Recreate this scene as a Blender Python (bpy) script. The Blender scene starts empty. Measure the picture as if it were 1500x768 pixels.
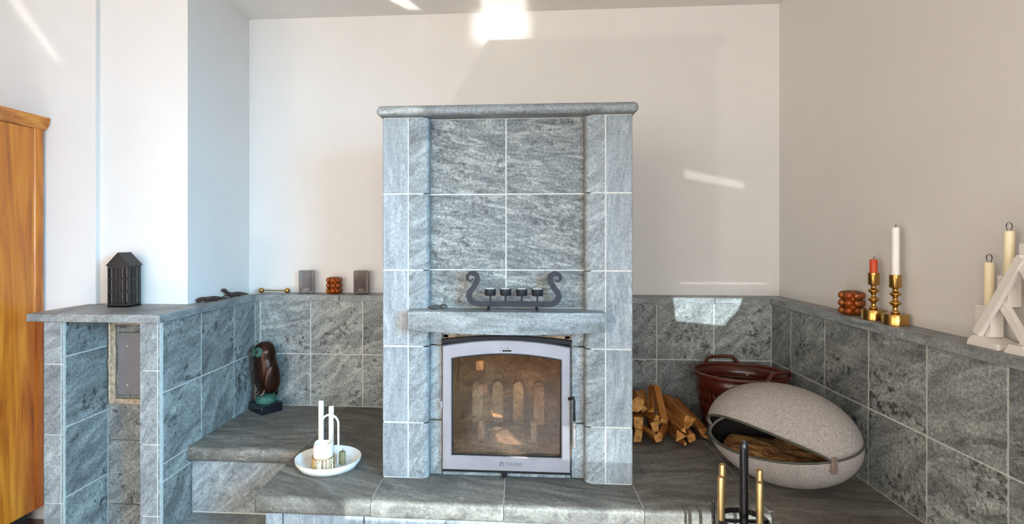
import bpy, bmesh, math, random
from math import sin, cos, pi, radians
from mathutils import Vector, Matrix
random.seed(7)
S = bpy.context.scene
C = S.collection

# ------------------------------------------------------------------ camera
F_PX, YAW, H = 802.367, 0.073, 1.364
cam = bpy.data.objects.new('camera', bpy.data.cameras.new('camera'))
C.objects.link(cam)
cam.location = (0, 0, H)
cam.rotation_euler = (pi/2, 0, YAW)
cam.data.sensor_width = 36.0
cam.data.lens = 36.0*F_PX/1500
cam.data.shift_x = 49.39/1500
cam.data.shift_y = -35.02/1500
cam.data.clip_start = 0.05
S.camera = cam

# ------------------------------------------------------------------ world, lights, exposure
w = bpy.data.worlds.new('world'); S.world = w; w.use_nodes = True
w.node_tree.nodes['Background'].inputs[0].default_value = (0.62, 0.78, 1.0, 1)
w.node_tree.nodes['Background'].inputs[1].default_value = 0.6
vs = S.view_settings
vs.view_transform = 'Standard'; vs.look = 'None'; vs.gamma = 1.0; vs.use_curve_mapping = False
vs.exposure = 0.10

def aim(o, target):
    d = Vector(target) - o.location
    o.rotation_euler = d.to_track_quat('-Z', 'Y').to_euler()

def area(name, loc, target, sx, sy, power, color, spread=180):
    l = bpy.data.lights.new(name, 'AREA'); l.shape = 'RECTANGLE'; l.size = sx; l.size_y = sy
    l.energy = power; l.color = color; l.spread = radians(spread)
    o = bpy.data.objects.new(name, l); C.objects.link(o); o.location = loc; aim(o, target)
    return o

def spot(name, loc, target, power, color, angle, blend, radius):
    l = bpy.data.lights.new(name, 'SPOT'); l.energy = power; l.color = color
    l.spot_size = radians(angle); l.spot_blend = blend; l.shadow_soft_size = radius
    o = bpy.data.objects.new(name, l); C.objects.link(o); o.location = loc; aim(o, target)
    return o

def gobo(name, loc, pts, power, color, soft=0.02):
    """a lamp whose beam has the outline of the convex polygon pts: sunlight thrown back by a pane or a polished surface"""
    c = sum((Vector(p) for p in pts), Vector())/len(pts)
    o = spot(name, loc, c, power, color, 60, 0.0, 0.0)
    bpy.context.view_layer.update()
    mi = o.rotation_euler.to_matrix().inverted()
    q = []
    for p in pts:
        v = mi @ (Vector(p)-Vector(loc)); q.append((v.x/v.z, v.y/v.z))
    area2 = sum(q[i][0]*q[(i+1) % len(q)][1]-q[(i+1) % len(q)][0]*q[i][1] for i in range(len(q)))
    if area2 < 0: q = q[::-1]
    r = max(math.hypot(*p) for p in q); o.data.spot_size = 2*math.atan(r*1.15)+.01
    dist = (c-Vector(loc)).length; w_ = soft/dist
    l = o.data; l.use_nodes = True; t = l.node_tree; ln = t.links.new
    em = t.nodes['Emission']; tc = t.nodes.new('ShaderNodeTexCoord'); sx = t.nodes.new('ShaderNodeSeparateXYZ'); ln(tc.outputs['Normal'], sx.inputs[0])
    def mth(op, *a):
        n = t.nodes.new('ShaderNodeMath'); n.operation = op
        for i, v in enumerate(a):
            if isinstance(v, (int, float)): n.inputs[i].default_value = v
            else: ln(v, n.inputs[i])
        return n.outputs[0]
    u = mth('DIVIDE', sx.outputs[0], sx.outputs[2]); v = mth('DIVIDE', sx.outputs[1], sx.outputs[2])
    tot = None
    for i in range(len(q)):
        a, b = q[i], q[(i+1) % len(q)]; L = math.hypot(b[0]-a[0], b[1]-a[1])
        nx, ny = -(b[1]-a[1])/L, (b[0]-a[0])/L; d = -(nx*a[0]+ny*a[1])
        e = mth('ADD', mth('ADD', mth('MULTIPLY', u, nx), mth('MULTIPLY', v, ny)), d)
        mr = t.nodes.new('ShaderNodeMapRange'); mr.interpolation_type = 'SMOOTHSTEP'; ln(e, mr.inputs[0]); mr.inputs[1].default_value = -w_/2; mr.inputs[2].default_value = w_/2
        tot = mr.outputs[0] if tot is None else mth('MULTIPLY', tot, mr.outputs[0])
    ln(tot, em.inputs['Strength'])
    return o

# daylight through the windows behind the camera; side lamps are added colour fill
area('window_daylight', (0.30, -2.93, 1.55), (0.0, 3, 1.1), 1.9, 1.5, 90, (0.90, 0.96, 1.0))
area('window_daylight', (-1.95, -2.93, 1.55), (-1.2, 3, 1.1), 1.6, 1.5, 54, (1.0, 0.94, 0.87))
area('side_fill', (-3.12, -0.9, 1.5), (3, 0.9, 1.1), 1.5, 1.4, 60, (1.0, 0.87, 0.71))
area('side_fill', (1.36, 0.05, 1.45), (-2.3, 2.75, 0.05), 1.3, 1.3, 66, (0.30, 0.66, 1.0), 76)
# low sun bouncing off the polished floor behind the camera, left
GL = (-1.62, -0.92, 0.06)
spot('floor_sun_bounce', GL, (-0.3, 3.1, 2.0), 84, (1.0, 0.97, 0.92), 95, 1.0, 0.07)
gobo('sun_glint', GL, [(-0.24, 3.129, 2.655), (-0.25, 3.129, 2.50), (0.05, 3.129, 2.50), (0.04, 3.129, 2.655)], 1500, (1, 1, .98), 0.12)
gobo('sun_glint', GL, [(-0.20, 3.12, 2.655), (0.04, 3.12, 2.655), (0.05, 2.9, 2.655), (-0.21, 2.9, 2.655)], 1200, (1, 1, .98), 0.05)
gobo('sun_glint', GL, [(-0.62, 3.06, 2.655), (-0.55, 3.06, 2.655), (-0.62, 2.85, 2.655), (-0.74, 2.85, 2.655)], 1200, (1, 1, .98), 0.03)
RW = (-1.2, -2.6, 1.9)
gobo('pane_reflection', RW, [(0.825, 3.0, 1.06), (1.19, 3.0, 1.06), (1.165, 3.0, 0.985), (1.09, 3.0, 0.898), (0.84, 3.0, 0.922)], 3000, (0.78, 0.92, 1.0), 0.012)
gobo('pane_reflection', RW, [(0.925, 3.129, 1.745), (1.245, 3.129, 1.675), (1.245, 3.129, 1.635), (0.925, 3.129, 1.70)], 420, (1, 1, 1), 0.025)
gobo('pane_reflection', RW, [(0.90, 3.129, 1.118), (1.36, 3.129, 1.118), (1.36, 3.129, 1.108), (0.90, 3.129, 1.106)], 400, (1, 1, 1), 0.01)
gobo('pane_reflection', RW, [(-2.62, 2.497, 2.7), (-2.55, 2.497, 2.7), (-2.20, 2.497, 2.22), (-2.24, 2.497, 2.22)], 300, (1, 1, 1), 0.04)
# low sunlight across the hearth front and the foot of the right pilaster
gobo('pane_reflection', (0.5, -2.7, 1.15), [(-0.62, 1.92, 0.428), (-0.62, 1.92, 0.345), (0.86, 1.92, 0.345), (0.86, 1.92, 0.428)], 2300, (0.80, 0.93, 1.0), 0.02)
gobo('pane_reflection', (0.5, -2.7, 1.15), [(0.17, 2.128, 0.635), (0.45, 2.128, 0.635), (0.45, 2.128, 0.505), (0.17, 2.128, 0.505)], 700, (0.80, 0.93, 1.0), 0.012)

FB = (0.35, -2.7, 0.85)
gobo('pane_reflection', FB, [(-0.109, 2.35, 0.561), (-0.071, 2.35, 0.556), (0.025, 2.35, 0.492), (-0.042, 2.35, 0.494), (-0.094, 2.35, 0.511)], 3800, (1, .93, .86), 0.008)
gobo('pane_reflection', FB, [(-0.20, 2.59, 0.775), (-0.165, 2.59, 0.78), (-0.165, 2.59, 0.735), (-0.20, 2.59, 0.735)], 3800, (1, .86, .84), 0.008)

# ------------------------------------------------------------------ helpers
def setp(o, label=None, cat=None, group=None, kind=None):
    if label: o['label'] = label
    if cat: o['category'] = cat
    if group: o['group'] = group
    if kind: o['kind'] = kind
    return o

def link(name, me, mat, parent=None, loc=(0, 0, 0), rz=0.0):
    o = bpy.data.objects.new(name, me); C.objects.link(o)
    if mat is not None and len(me.materials) == 0: me.materials.append(mat)
    o.location = loc; o.rotation_euler = (0, 0, rz)
    if parent: o.parent = parent
    return o

def smooth(me, ang=40):
    me.polygons.foreach_set('use_smooth', [True]*len(me.polygons))
    try: me.set_sharp_from_angle(angle=radians(ang))
    except Exception: pass

def obj(name, bm, mat, parent=None, loc=(0, 0, 0), rz=0.0, sm=True, ang=40, world=False):
    """world=True: bm holds world coordinates, shift into the parent's space"""
    if world:
        base = parent.location if parent else Vector((0, 0, 0))
        pp = parent.parent.location if (parent and parent.parent) else Vector((0, 0, 0))
        bmesh.ops.translate(bm, vec=-(base+pp), verts=bm.verts)
    bmesh.ops.recalc_face_normals(bm, faces=bm.faces)
    me = bpy.data.meshes.new(name); bm.to_mesh(me); bm.free()
    if sm: smooth(me, ang)
    return link(name, me, mat, parent, loc, rz)

def thing(name, label, cat, loc=(0, 0, 0), rz=0.0, group=None, kind=None):
    o = bpy.data.objects.new(name, None); C.objects.link(o)
    o.empty_display_size = 0.05
    o.location = loc; o.rotation_euler = (0, 0, rz)
    return setp(o, label, cat, group, kind)

def B():
    return bmesh.new()

def box(bm, x0, x1, y0, y1, z0, z1, bev=0.0, seg=1):
    t = bmesh.new()
    bmesh.ops.create_cube(t, size=1)
    for v in t.verts:
        v.co = Vector(((x0+x1)/2 + v.co.x*(x1-x0), (y0+y1)/2 + v.co.y*(y1-y0), (z0+z1)/2 + v.co.z*(z1-z0)))
    if bev > 0:
        bmesh.ops.bevel(t, geom=list(t.edges), offset=bev, segments=seg, profile=0.5, affect='EDGES')
    merge(bm, t)
    return bm

def merge(bm, t):
    me = bpy.data.meshes.new('tmp'); t.to_mesh(me); t.free()
    bm.from_mesh(me); bpy.data.meshes.remove(me)

def slab(bm, x0, x1, y0, y1, z0, z1, pred, r, seg=4, small=0.002):
    """box whose edges picked by pred(mid, dir) are rounded with radius r"""
    t = bmesh.new(); bmesh.ops.create_cube(t, size=1)
    for v in t.verts:
        v.co = Vector(((x0+x1)/2 + v.co.x*(x1-x0), (y0+y1)/2 + v.co.y*(y1-y0), (z0+z1)/2 + v.co.z*(z1-z0)))
    t.edges.ensure_lookup_table()
    es = [e for e in t.edges if pred((e.verts[0].co+e.verts[1].co)/2)]
    if es: bmesh.ops.bevel(t, geom=es, offset=r, segments=seg, profile=0.5, affect='EDGES')
    merge(bm, t)
    return bm

def lathe(bm, prof, n=32, c=(0, 0, 0), sx=1.0, sy=1.0):
    rings = []
    for r, z in prof:
        if r <= 1e-6:
            rings.append([bm.verts.new((c[0], c[1], c[2]+z))])
        else:
            rings.append([bm.verts.new((c[0]+r*sx*cos(2*pi*k/n), c[1]+r*sy*sin(2*pi*k/n), c[2]+z)) for k in range(n)])
    for a, b in zip(rings[:-1], rings[1:]):
        for k in range(n):
            k2 = (k+1) % n
            if len(a) == 1 and len(b) == 1: continue
            if len(a) == 1: bm.faces.new((a[0], b[k], b[k2]))
            elif len(b) == 1: bm.faces.new((a[k], a[k2], b[0]))
            else: bm.faces.new((a[k], a[k2], b[k2], b[k]))
    return bm

def tube(bm, pts, r, n=10, cap=True, closed=False):
    pts = [Vector(p) for p in pts]; m = len(pts)
    rs = r if isinstance(r, (list, tuple)) else [r]*m
    rings = []; up = None
    for i in range(m):
        if closed: d = pts[(i+1) % m] - pts[i-1]
        else: d = pts[min(i+1, m-1)] - pts[max(i-1, 0)]
        d.normalize()
        if up is None:
            up = Vector((0, 0, 1)) if abs(d.z) < 0.9 else Vector((1, 0, 0))
        s = d.cross(up)
        if s.length < 1e-4: s = d.cross(Vector((0, 1, 0)))
        s.normalize(); up = s.cross(d).normalized()
        rings.append([bm.verts.new(pts[i] + rs[i]*(cos(2*pi*k/n)*s + sin(2*pi*k/n)*up)) for k in range(n)])
    pairs = list(zip(rings[:-1], rings[1:]))
    if closed: pairs.append((rings[-1], rings[0]))
    for a, b in pairs:
        for k in range(n):
            bm.faces.new((a[k], a[(k+1) % n], b[(k+1) % n], b[k]))
    if cap and not closed:
        bm.faces.new(rings[0][::-1]); bm.faces.new(rings[-1])
    return bm

def prism(bm, pts, axis, a, b):
    """polygon pts in the plane normal to axis, extruded from a to b"""
    def v(p, t):
        if axis == 'y': return (p[0], t, p[1])
        if axis == 'x': return (t, p[0], p[1])
        return (p[0], p[1], t)
    A = [bm.verts.new(v(p, a)) for p in pts]; Bv = [bm.verts.new(v(p, b)) for p in pts]
    n = len(pts)
    bm.faces.new(A); bm.faces.new(Bv[::-1])
    for i in range(n):
        j = (i+1) % n
        bm.faces.new((A[i], Bv[i], Bv[j], A[j]))
    return bm

def ribbon(pts, widths):
    """outline of a centre line with a width at each point"""
    L, R = [], []
    for i, p in enumerate(pts):
        a = pts[max(i-1, 0)]; b = pts[min(i+1, len(pts)-1)]
        dx, dy = b[0]-a[0], b[1]-a[1]; l = math.hypot(dx, dy) or 1
        nx, ny = -dy/l, dx/l; h = widths[i]/2
        L.append((p[0]+nx*h, p[1]+ny*h)); R.append((p[0]-nx*h, p[1]-ny*h))
    return L, R

def ribbon_mesh(bm, pts, widths, axis, a, b):
    L, R = ribbon(pts, widths)
    def v(p, t):
        return (p[0], t, p[1]) if axis == 'y' else ((t, p[0], p[1]) if axis == 'x' else (p[0], p[1], t))
    V = [[bm.verts.new(v(q[i], t)) for i in range(len(pts))] for q in (L, R) for t in (a, b)]
    la, lb, ra, rb = V
    for i in range(len(pts)-1):
        bm.faces.new((la[i], la[i+1], ra[i+1], ra[i])); bm.faces.new((lb[i], rb[i], rb[i+1], lb[i+1]))
        bm.faces.new((la[i], lb[i], lb[i+1], la[i+1])); bm.faces.new((ra[i], ra[i+1], rb[i+1], rb[i]))
    bm.faces.new((la[0], ra[0], rb[0], lb[0])); bm.faces.new((la[-1], lb[-1], rb[-1], ra[-1]))
    return bm

def catmull(pts, k=6):
    out = []
    n = len(pts)
    for i in range(n-1):
        p0, p1, p2, p3 = pts[max(i-1, 0)], pts[i], pts[i+1], pts[min(i+2, n-1)]
        for j in range(k):
            t = j/k
            out.append(tuple(0.5*((2*b) + (-a+c)*t + (2*a-5*b+4*c-d)*t*t + (-a+3*b-3*c+d)*t**3) for a, b, c, d in zip(p0, p1, p2, p3)))
    out.append(tuple(pts[-1]))
    return out

# ------------------------------------------------------------------ materials
def nt(name):
    m = bpy.data.materials.new(name); m.use_nodes = True
    t = m.node_tree; p = t.nodes['Principled BSDF']
    return m, t, p

def N(t, kind, **kw):
    n = t.nodes.new(kind)
    for k, v in kw.items(): setattr(n, k, v)
    return n

def rgb(h):
    """sRGB 0-255 triple to linear"""
    return tuple(((c/255)/12.92 if c/255 <= .04045 else ((c/255+.055)/1.055)**2.4) for c in h) + (1.0,)

def plain(name, col, rough=0.5, metal=0.0, noise=0.0, scale=30, bump=0.0, spec=0.5, coat=0.0):
    m, t, p = nt(name)
    p.inputs['Roughness'].default_value = rough; p.inputs['Metallic'].default_value = metal
    p.inputs['Specular IOR Level'].default_value = spec
    p.inputs['Coat Weight'].default_value = coat
    tc = N(t, 'ShaderNodeTexCoord'); nz = N(t, 'ShaderNodeTexNoise')
    nz.inputs['Scale'].default_value = scale; nz.inputs['Detail'].default_value = 6
    t.links.new(tc.outputs['Object'], nz.inputs['Vector'])
    r = N(t, 'ShaderNodeValToRGB')
    c = rgb(col)
    r.color_ramp.elements[0].position = 0.3; r.color_ramp.elements[1].position = 0.7
    r.color_ramp.elements[0].color = tuple(x*(1-noise) for x in c[:3])+(1,)
    r.color_ramp.elements[1].color = tuple(min(1, x*(1+noise)) for x in c[:3])+(1,)
    t.links.new(nz.outputs['Fac'], r.inputs['Fac']); t.links.new(r.outputs['Color'], p.inputs['Base Color'])
    if bump:
        b = N(t, 'ShaderNodeBump'); b.inputs['Strength'].default_value = bump; b.inputs['Distance'].default_value = 0.004
        t.links.new(nz.outputs['Fac'], b.inputs['Height']); t.links.new(b.outputs['Normal'], p.inputs['Normal'])
    return m

def stone(name, dark, mid, light, gain=1.08, stretch=(1.0, 1.0, 5.0), ang=0.0, angvar=0.3, axis=(0, 1, 0), scale=4.0,
          contrast=0.16, speck=0.5, pits=0.4, veins=0.3, rough=0.55, bump=0.35, vary=0.25):
    m, t, p = nt(name); ln = t.links.new
    dark, mid, light = [tuple(c*gain for c in q) for q in (dark, mid, light)]
    tc = N(t, 'ShaderNodeTexCoord'); oi = N(t, 'ShaderNodeObjectInfo')
    ofs = N(t, 'ShaderNodeVectorMath', operation='SCALE')
    cx = N(t, 'ShaderNodeCombineXYZ')
    for i, k in enumerate((17.3, 31.1, 23.7)):
        mm = N(t, 'ShaderNodeMath', operation='MULTIPLY'); mm.inputs[1].default_value = k
        ln(oi.outputs['Random'], mm.inputs[0]); ln(mm.outputs[0], cx.inputs[i])
    rot = N(t, 'ShaderNodeVectorRotate', rotation_type='AXIS_ANGLE'); rot.inputs['Axis'].default_value = axis
    am = N(t, 'ShaderNodeMath', operation='MULTIPLY_ADD')
    # random in -1..1 from a scrambled object random
    fr = N(t, 'ShaderNodeMath', operation='MULTIPLY'); fr.inputs[1].default_value = 7.77
    ff = N(t, 'ShaderNodeMath', operation='FRACT'); fs = N(t, 'ShaderNodeMath', operation='SUBTRACT'); fs.inputs[1].default_value = 0.5
    ln(oi.outputs['Random'], fr.inputs[0]); ln(fr.outputs[0], ff.inputs[0]); ln(ff.outputs[0], fs.inputs[0])
    ln(fs.outputs[0], am.inputs[0]); am.inputs[1].default_value = 2*angvar; am.inputs[2].default_value = ang
    ln(tc.outputs['Object'], rot.inputs['Vector']); ln(am.outputs[0], rot.inputs['Angle'])
    add = N(t, 'ShaderNodeVectorMath', operation='ADD')
    st = N(t, 'ShaderNodeVectorMath', operation='MULTIPLY'); st.inputs[1].default_value = stretch
    ln(rot.outputs[0], st.inputs[0]); ln(st.outputs[0], add.inputs[0]); ln(cx.outputs[0], add.inputs[1])
    n1 = N(t, 'ShaderNodeTexNoise'); n1.inputs['Scale'].default_value = scale; n1.inputs['Detail'].default_value = 9
    n1.inputs['Roughness'].default_value = 0.68; n1.inputs['Distortion'].default_value = 0.9
    ln(add.outputs[0], n1.inputs['Vector'])
    r1 = N(t, 'ShaderNodeValToRGB'); e = r1.color_ramp.elements
    e[0].position = 0.5-contrast; e[0].color = rgb(dark); e[1].position = 0.5+contrast; e[1].color = rgb(light)
    x = e.new(0.5); x.color = rgb(mid)
    ln(n1.outputs['Fac'], r1.inputs['Fac'])
    # fine speckle
    add2 = N(t, 'ShaderNodeVectorMath', operation='ADD'); ln(tc.outputs['Object'], add2.inputs[0]); ln(cx.outputs[0], add2.inputs[1])
    n2 = N(t, 'ShaderNodeTexNoise'); n2.inputs['Scale'].default_value = 105; n2.inputs['Detail'].default_value = 4; n2.inputs['Roughness'].default_value = 0.7
    ln(add2.outputs[0], n2.inputs['Vector'])
    r2 = N(t, 'ShaderNodeValToRGB'); e = r2.color_ramp.elements
    lo = 1-speck*0.75; e[0].position = 0.36; e[0].color = (lo, lo, lo, 1); e[1].position = 0.66; hi = 1+speck*0.6; e[1].color = (hi, hi, hi, 1)
    ln(n2.outputs['Fac'], r2.inputs['Fac'])
    mul = N(t, 'ShaderNodeMix', data_type='RGBA', blend_type='MULTIPLY'); mul.inputs[0].default_value = 1.0
    ln(r1.outputs['Color'], mul.inputs[6]); ln(r2.outputs['Color'], mul.inputs[7])
    # dark pits, clustered
    n3 = N(t, 'ShaderNodeTexNoise'); n3.inputs['Scale'].default_value = 34; n3.inputs['Detail'].default_value = 5; n3.inputs['Roughness'].default_value = 0.6
    ln(add2.outputs[0], n3.inputs['Vector'])
    n3b = N(t, 'ShaderNodeTexNoise'); n3b.inputs['Scale'].default_value = 5; ln(add2.outputs[0], n3b.inputs['Vector'])
    cl = N(t, 'ShaderNodeMath', operation='MULTIPLY_ADD'); cl.inputs[1].default_value = 0.5; ln(n3b.outputs['Fac'], cl.inputs[0]); ln(n3.outputs['Fac'], cl.inputs[2])
    r3 = N(t, 'ShaderNodeMapRange'); r3.inputs[1].default_value = 0.84; r3.inputs[2].default_value = 0.93; r3.inputs[3].default_value = 0.0; r3.inputs[4].default_value = pits
    ln(cl.outputs[0], r3.inputs[0])
    m3 = N(t, 'ShaderNodeMix', data_type='RGBA'); m3.inputs[7].default_value = rgb(tuple(c*0.45 for c in dark))
    ln(r3.outputs[0], m3.inputs[0]); ln(mul.outputs[2], m3.inputs[6])
    # pale veins: thin bands of a stretched noise
    n4 = N(t, 'ShaderNodeTexNoise'); n4.inputs['Scale'].default_value = scale*0.6; n4.inputs['Detail'].default_value = 7; n4.inputs['Distortion'].default_value = 1.6
    n4.inputs['Roughness'].default_value = 0.6
    ln(add.outputs[0], n4.inputs['Vector'])
    s4 = N(t, 'ShaderNodeMath', operation='SUBTRACT'); s4.inputs[1].default_value = 0.5; a4 = N(t, 'ShaderNodeMath', operation='ABSOLUTE')
    ln(n4.outputs['Fac'], s4.inputs[0]); ln(s4.outputs[0], a4.inputs[0])
    r4 = N(t, 'ShaderNodeMapRange'); r4.inputs[1].default_value = 0.0; r4.inputs[2].default_value = 0.012; r4.inputs[3].default_value = veins; r4.inputs[4].default_value = 0.0
    ln(a4.outputs[0], r4.inputs[0])
    mk = N(t, 'ShaderNodeMapRange'); mk.inputs[1].default_value = 0.42; mk.inputs[2].default_value = 0.6; ln(n3b.outputs['Fac'], mk.inputs[0])
    mv = N(t, 'ShaderNodeMath', operation='MULTIPLY'); ln(r4.outputs[0], mv.inputs[0]); ln(mk.outputs[0], mv.inputs[1])
    m4 = N(t, 'ShaderNodeMix', data_type='RGBA'); m4.inputs[7].default_value = rgb((205, 203, 190))
    ln(mv.outputs[0], m4.inputs[0]); ln(m3.outputs[2], m4.inputs[6])
    # brightness from piece to piece
    vb = N(t, 'ShaderNodeMath', operation='MULTIPLY_ADD'); vb.inputs[1].default_value = vary; vb.inputs[2].default_value = 1-vary/2
    fr2 = N(t, 'ShaderNodeMath', operation='MULTIPLY'); fr2.inputs[1].default_value = 13.37; ff2 = N(t, 'ShaderNodeMath', operation='FRACT')
    ln(oi.outputs['Random'], fr2.inputs[0]); ln(fr2.outputs[0], ff2.inputs[0]); ln(ff2.outputs[0], vb.inputs[0])
    m5 = N(t, 'ShaderNodeVectorMath', operation='SCALE'); ln(m4.outputs[2], m5.inputs[0]); ln(vb.outputs[0], m5.inputs['Scale'])
    ln(m5.outputs[0], p.inputs['Base Color'])
    p.inputs['Roughness'].default_value = rough
    bp = N(t, 'ShaderNodeBump'); bp.inputs['Strength'].default_value = bump; bp.inputs['Distance'].default_value = 0.003
    sm = N(t, 'ShaderNodeMath', operation='MULTIPLY_ADD'); sm.inputs[1].default_value = 0.6; ln(n2.outputs['Fac'], sm.inputs[0]); ln(n1.outputs['Fac'], sm.inputs[2])
    sb = N(t, 'ShaderNodeMath', operation='SUBTRACT'); ln(sm.outputs[0], sb.inputs[0]); ln(r3.outputs[0], sb.inputs[1])
    ln(sb.outputs[0], bp.inputs['Height']); ln(bp.outputs['Normal'], p.inputs['Normal'])
    return m

def wood(name, a, b, c, stretch=(7, 7, 0.7), scale=1.6, rough=0.35, bump=0.05, coat=0.3, var=0.0):
    m, t, p = nt(name); ln = t.links.new
    tc = N(t, 'ShaderNodeTexCoord'); oi = N(t, 'ShaderNodeObjectInfo')
    sc = N(t, 'ShaderNodeMath', operation='MULTIPLY'); sc.inputs[1].default_value = 41.0; ln(oi.outputs['Random'], sc.inputs[0])
    st = N(t, 'ShaderNodeVectorMath', operation='MULTIPLY'); st.inputs[1].default_value = stretch; ln(tc.outputs['Object'], st.inputs[0])
    ad = N(t, 'ShaderNodeVectorMath', operation='ADD'); ln(st.outputs[0], ad.inputs[0]); ln(sc.outputs[0], ad.inputs[1])
    n1 = N(t, 'ShaderNodeTexNoise'); n1.inputs['Scale'].default_value = scale; n1.inputs['Detail'].default_value = 8; n1.inputs['Distortion'].default_value = 1.3
    n1.inputs['Roughness'].default_value = 0.6
    ln(ad.outputs[0], n1.inputs['Vector'])
    r = N(t, 'ShaderNodeValToRGB'); e = r.color_ramp.elements
    e[0].position = 0.30; e[0].color = rgb(a); e[1].position = 0.66; e[1].color = rgb(c); x = e.new(0.48); x.color = rgb(b)
    ln(n1.outputs['Fac'], r.inputs['Fac']); ln(r.outputs['Color'], p.inputs['Base Color'])
    p.inputs['Roughness'].default_value = rough; p.inputs['Coat Weight'].default_value = coat; p.inputs['Coat Roughness'].default_value = 0.25
    bp = N(t, 'ShaderNodeBump'); bp.inputs['Strength'].default_value = bump; bp.inputs['Distance'].default_value = 0.004
    ln(n1.outputs['Fac'], bp.inputs['Height']); ln(bp.outputs['Normal'], p.inputs['Normal'])
    return m

def glassy(name, tint, gloss=(1, 1, 1, 1), rough=0.05, fac=0.0, body=None, bodyfac=0.0):
    """thin glass: tinted transparency, fresnel reflection, some body colour"""
    m = bpy.data.materials.new(name); m.use_nodes = True; t = m.node_tree; t.nodes.clear(); ln = t.links.new
    out = N(t, 'ShaderNodeOutputMaterial'); tr = N(t, 'ShaderNodeBsdfTransparent'); tr.inputs[0].default_value = tint
    gl = N(t, 'ShaderNodeBsdfGlossy'); gl.inputs['Roughness'].default_value = rough; gl.inputs[0].default_value = gloss
    fr = N(t, 'ShaderNodeFresnel'); fr.inputs[0].default_value = 1.5
    mx = N(t, 'ShaderNodeMixShader')
    if body:
        di = N(t, 'ShaderNodeBsdfDiffuse'); di.inputs[0].default_value = body
        tc = N(t, 'ShaderNodeTexCoord'); nz = N(t, 'ShaderNodeTexNoise'); nz.inputs['Scale'].default_value = 14; nz.inputs['Detail'].default_value = 8
        ln(tc.outputs['Object'], nz.inputs['Vector'])
        mr = N(t, 'ShaderNodeMapRange'); mr.inputs[1].default_value = 0.35; mr.inputs[2].default_value = 0.75; mr.inputs[3].default_value = bodyfac*0.4; mr.inputs[4].default_value = bodyfac*1.5
        ln(nz.outputs['Fac'], mr.inputs[0])
        m0 = N(t, 'ShaderNodeMixShader'); ln(mr.outputs[0], m0.inputs[0]); ln(tr.outputs[0], m0.inputs[1]); ln(di.outputs[0], m0.inputs[2])
        ln(m0.outputs[0], mx.inputs[1])
    else:
        ln(tr.outputs[0], mx.inputs[1])
    ln(fr.outputs[0], mx.inputs[0]); ln(gl.outputs[0], mx.inputs[2]); ln(mx.outputs[0], out.inputs[0])
    return m

M = {}
M['plaster'] = plain('white_plaster', (222, 217, 211), 0.9, noise=0.015, scale=6, bump=0.02, spec=0.2)
M['ceiling'] = plain('ceiling_paint', (232, 228, 222), 0.9, noise=0.02, scale=8, bump=0.02, spec=0.2)
M['grout'] = plain('pale_grout', (196, 194, 186), 0.9, noise=0.12, scale=60, bump=0.1, spec=0.2)
M['wall_stone'] = stone('wall_soapstone', (88, 90, 88), (122, 125, 122), (152, 154, 148), stretch=(1, 1, 3.2), ang=0.6, angvar=0.5, scale=4.5, speck=0.6, pits=0.8, veins=0.35, rough=0.5, bump=0.4, vary=0.3)
M['panel_stone'] = stone('veined_soapstone', (78, 80, 78), (108, 110, 107), (146, 146, 138), stretch=(1, 1, 4.5), ang=-0.14, angvar=0.12, scale=8, contrast=0.15, speck=0.62, pits=0.6, veins=0.5, rough=0.5, bump=0.5, vary=0.12)
M['pilaster_stone'] = stone('brushed_soapstone', (112, 117, 119), (132, 137, 139), (152, 156, 157), stretch=(6, 1, 1.0), ang=0.0, angvar=0.1, scale=4.5, speck=0.3, pits=0.2, veins=0.35, rough=0.5, bump=0.2, vary=0.16)
M['return_stone'] = stone('streaked_soapstone', (100, 104, 104), (124, 128, 128), (150, 154, 152), stretch=(1, 1, 4), ang=0.7, angvar=0.4, scale=6, speck=0.4, pits=0.35, veins=0.3, rough=0.5, bump=0.3, vary=0.16)
M['slab_stone'] = stone('honed_soapstone_slab', (74, 71, 65), (98, 94, 86), (124, 120, 111), stretch=(1, 5, 3), ang=0.15, angvar=0.3, axis=(0, 0, 1), scale=3.5, speck=0.35, pits=0.35, veins=0.3, rough=0.55, bump=0.2, vary=0.16)
M['ledge_stone'] = stone('ledge_soapstone', (100, 103, 102), (122, 125, 124), (146, 149, 147), stretch=(1, 1, 4), ang=0.1, angvar=0.2, scale=5, speck=0.4, pits=0.3, veins=0.2, rough=0.45, bump=0.25, vary=0.12)
M['wardrobe'] = wood('varnished_wood', (138, 62, 6), (196, 112, 18), (222, 146, 46), stretch=(6, 6, 0.55), scale=1.7)
M['cornice'] = wood('varnished_cornice_wood', (146, 74, 14), (196, 118, 34), (216, 146, 56), stretch=(2, 2, 9), scale=3)
M['log'] = wood('split_pine', (112, 60, 16), (162, 98, 34), (194, 134, 62), stretch=(9, 9, 0.9), scale=4, rough=0.7, bump=0.35, coat=0)
M['logend'] = wood('split_pine_end', (150, 92, 36), (196, 136, 66), (214, 164, 96), stretch=(5, 5, 5), scale=6, rough=0.8, bump=0.3, coat=0)
M['iron'] = plain('wrought_iron', (46, 46, 50), 0.55, 0.6, noise=0.25, scale=50, bump=0.15)
M['black_paint'] = plain('black_lacquer', (20, 20, 22), 0.25, 0.3, noise=0.1, coat=0.5)
M['black_wood'] = plain('black_stained_wood', (30, 30, 32), 0.5, 0, noise=0.15, scale=40, bump=0.1)
M['brass'] = plain('polished_brass', (186, 146, 82), 0.22, 1.0, noise=0.06, scale=10)
M['brass_dull'] = plain('brushed_brass', (204, 176, 124), 0.38, 1.0, noise=0.1, scale=30)
M['door_metal'] = plain('grey_cast_door', (150, 146, 150), 0.42, 0.35, noise=0.08, scale=12, bump=0.03)
M['door_dark'] = plain('blackened_metal', (22, 22, 25), 0.5, 0.5, noise=0.2)
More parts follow.
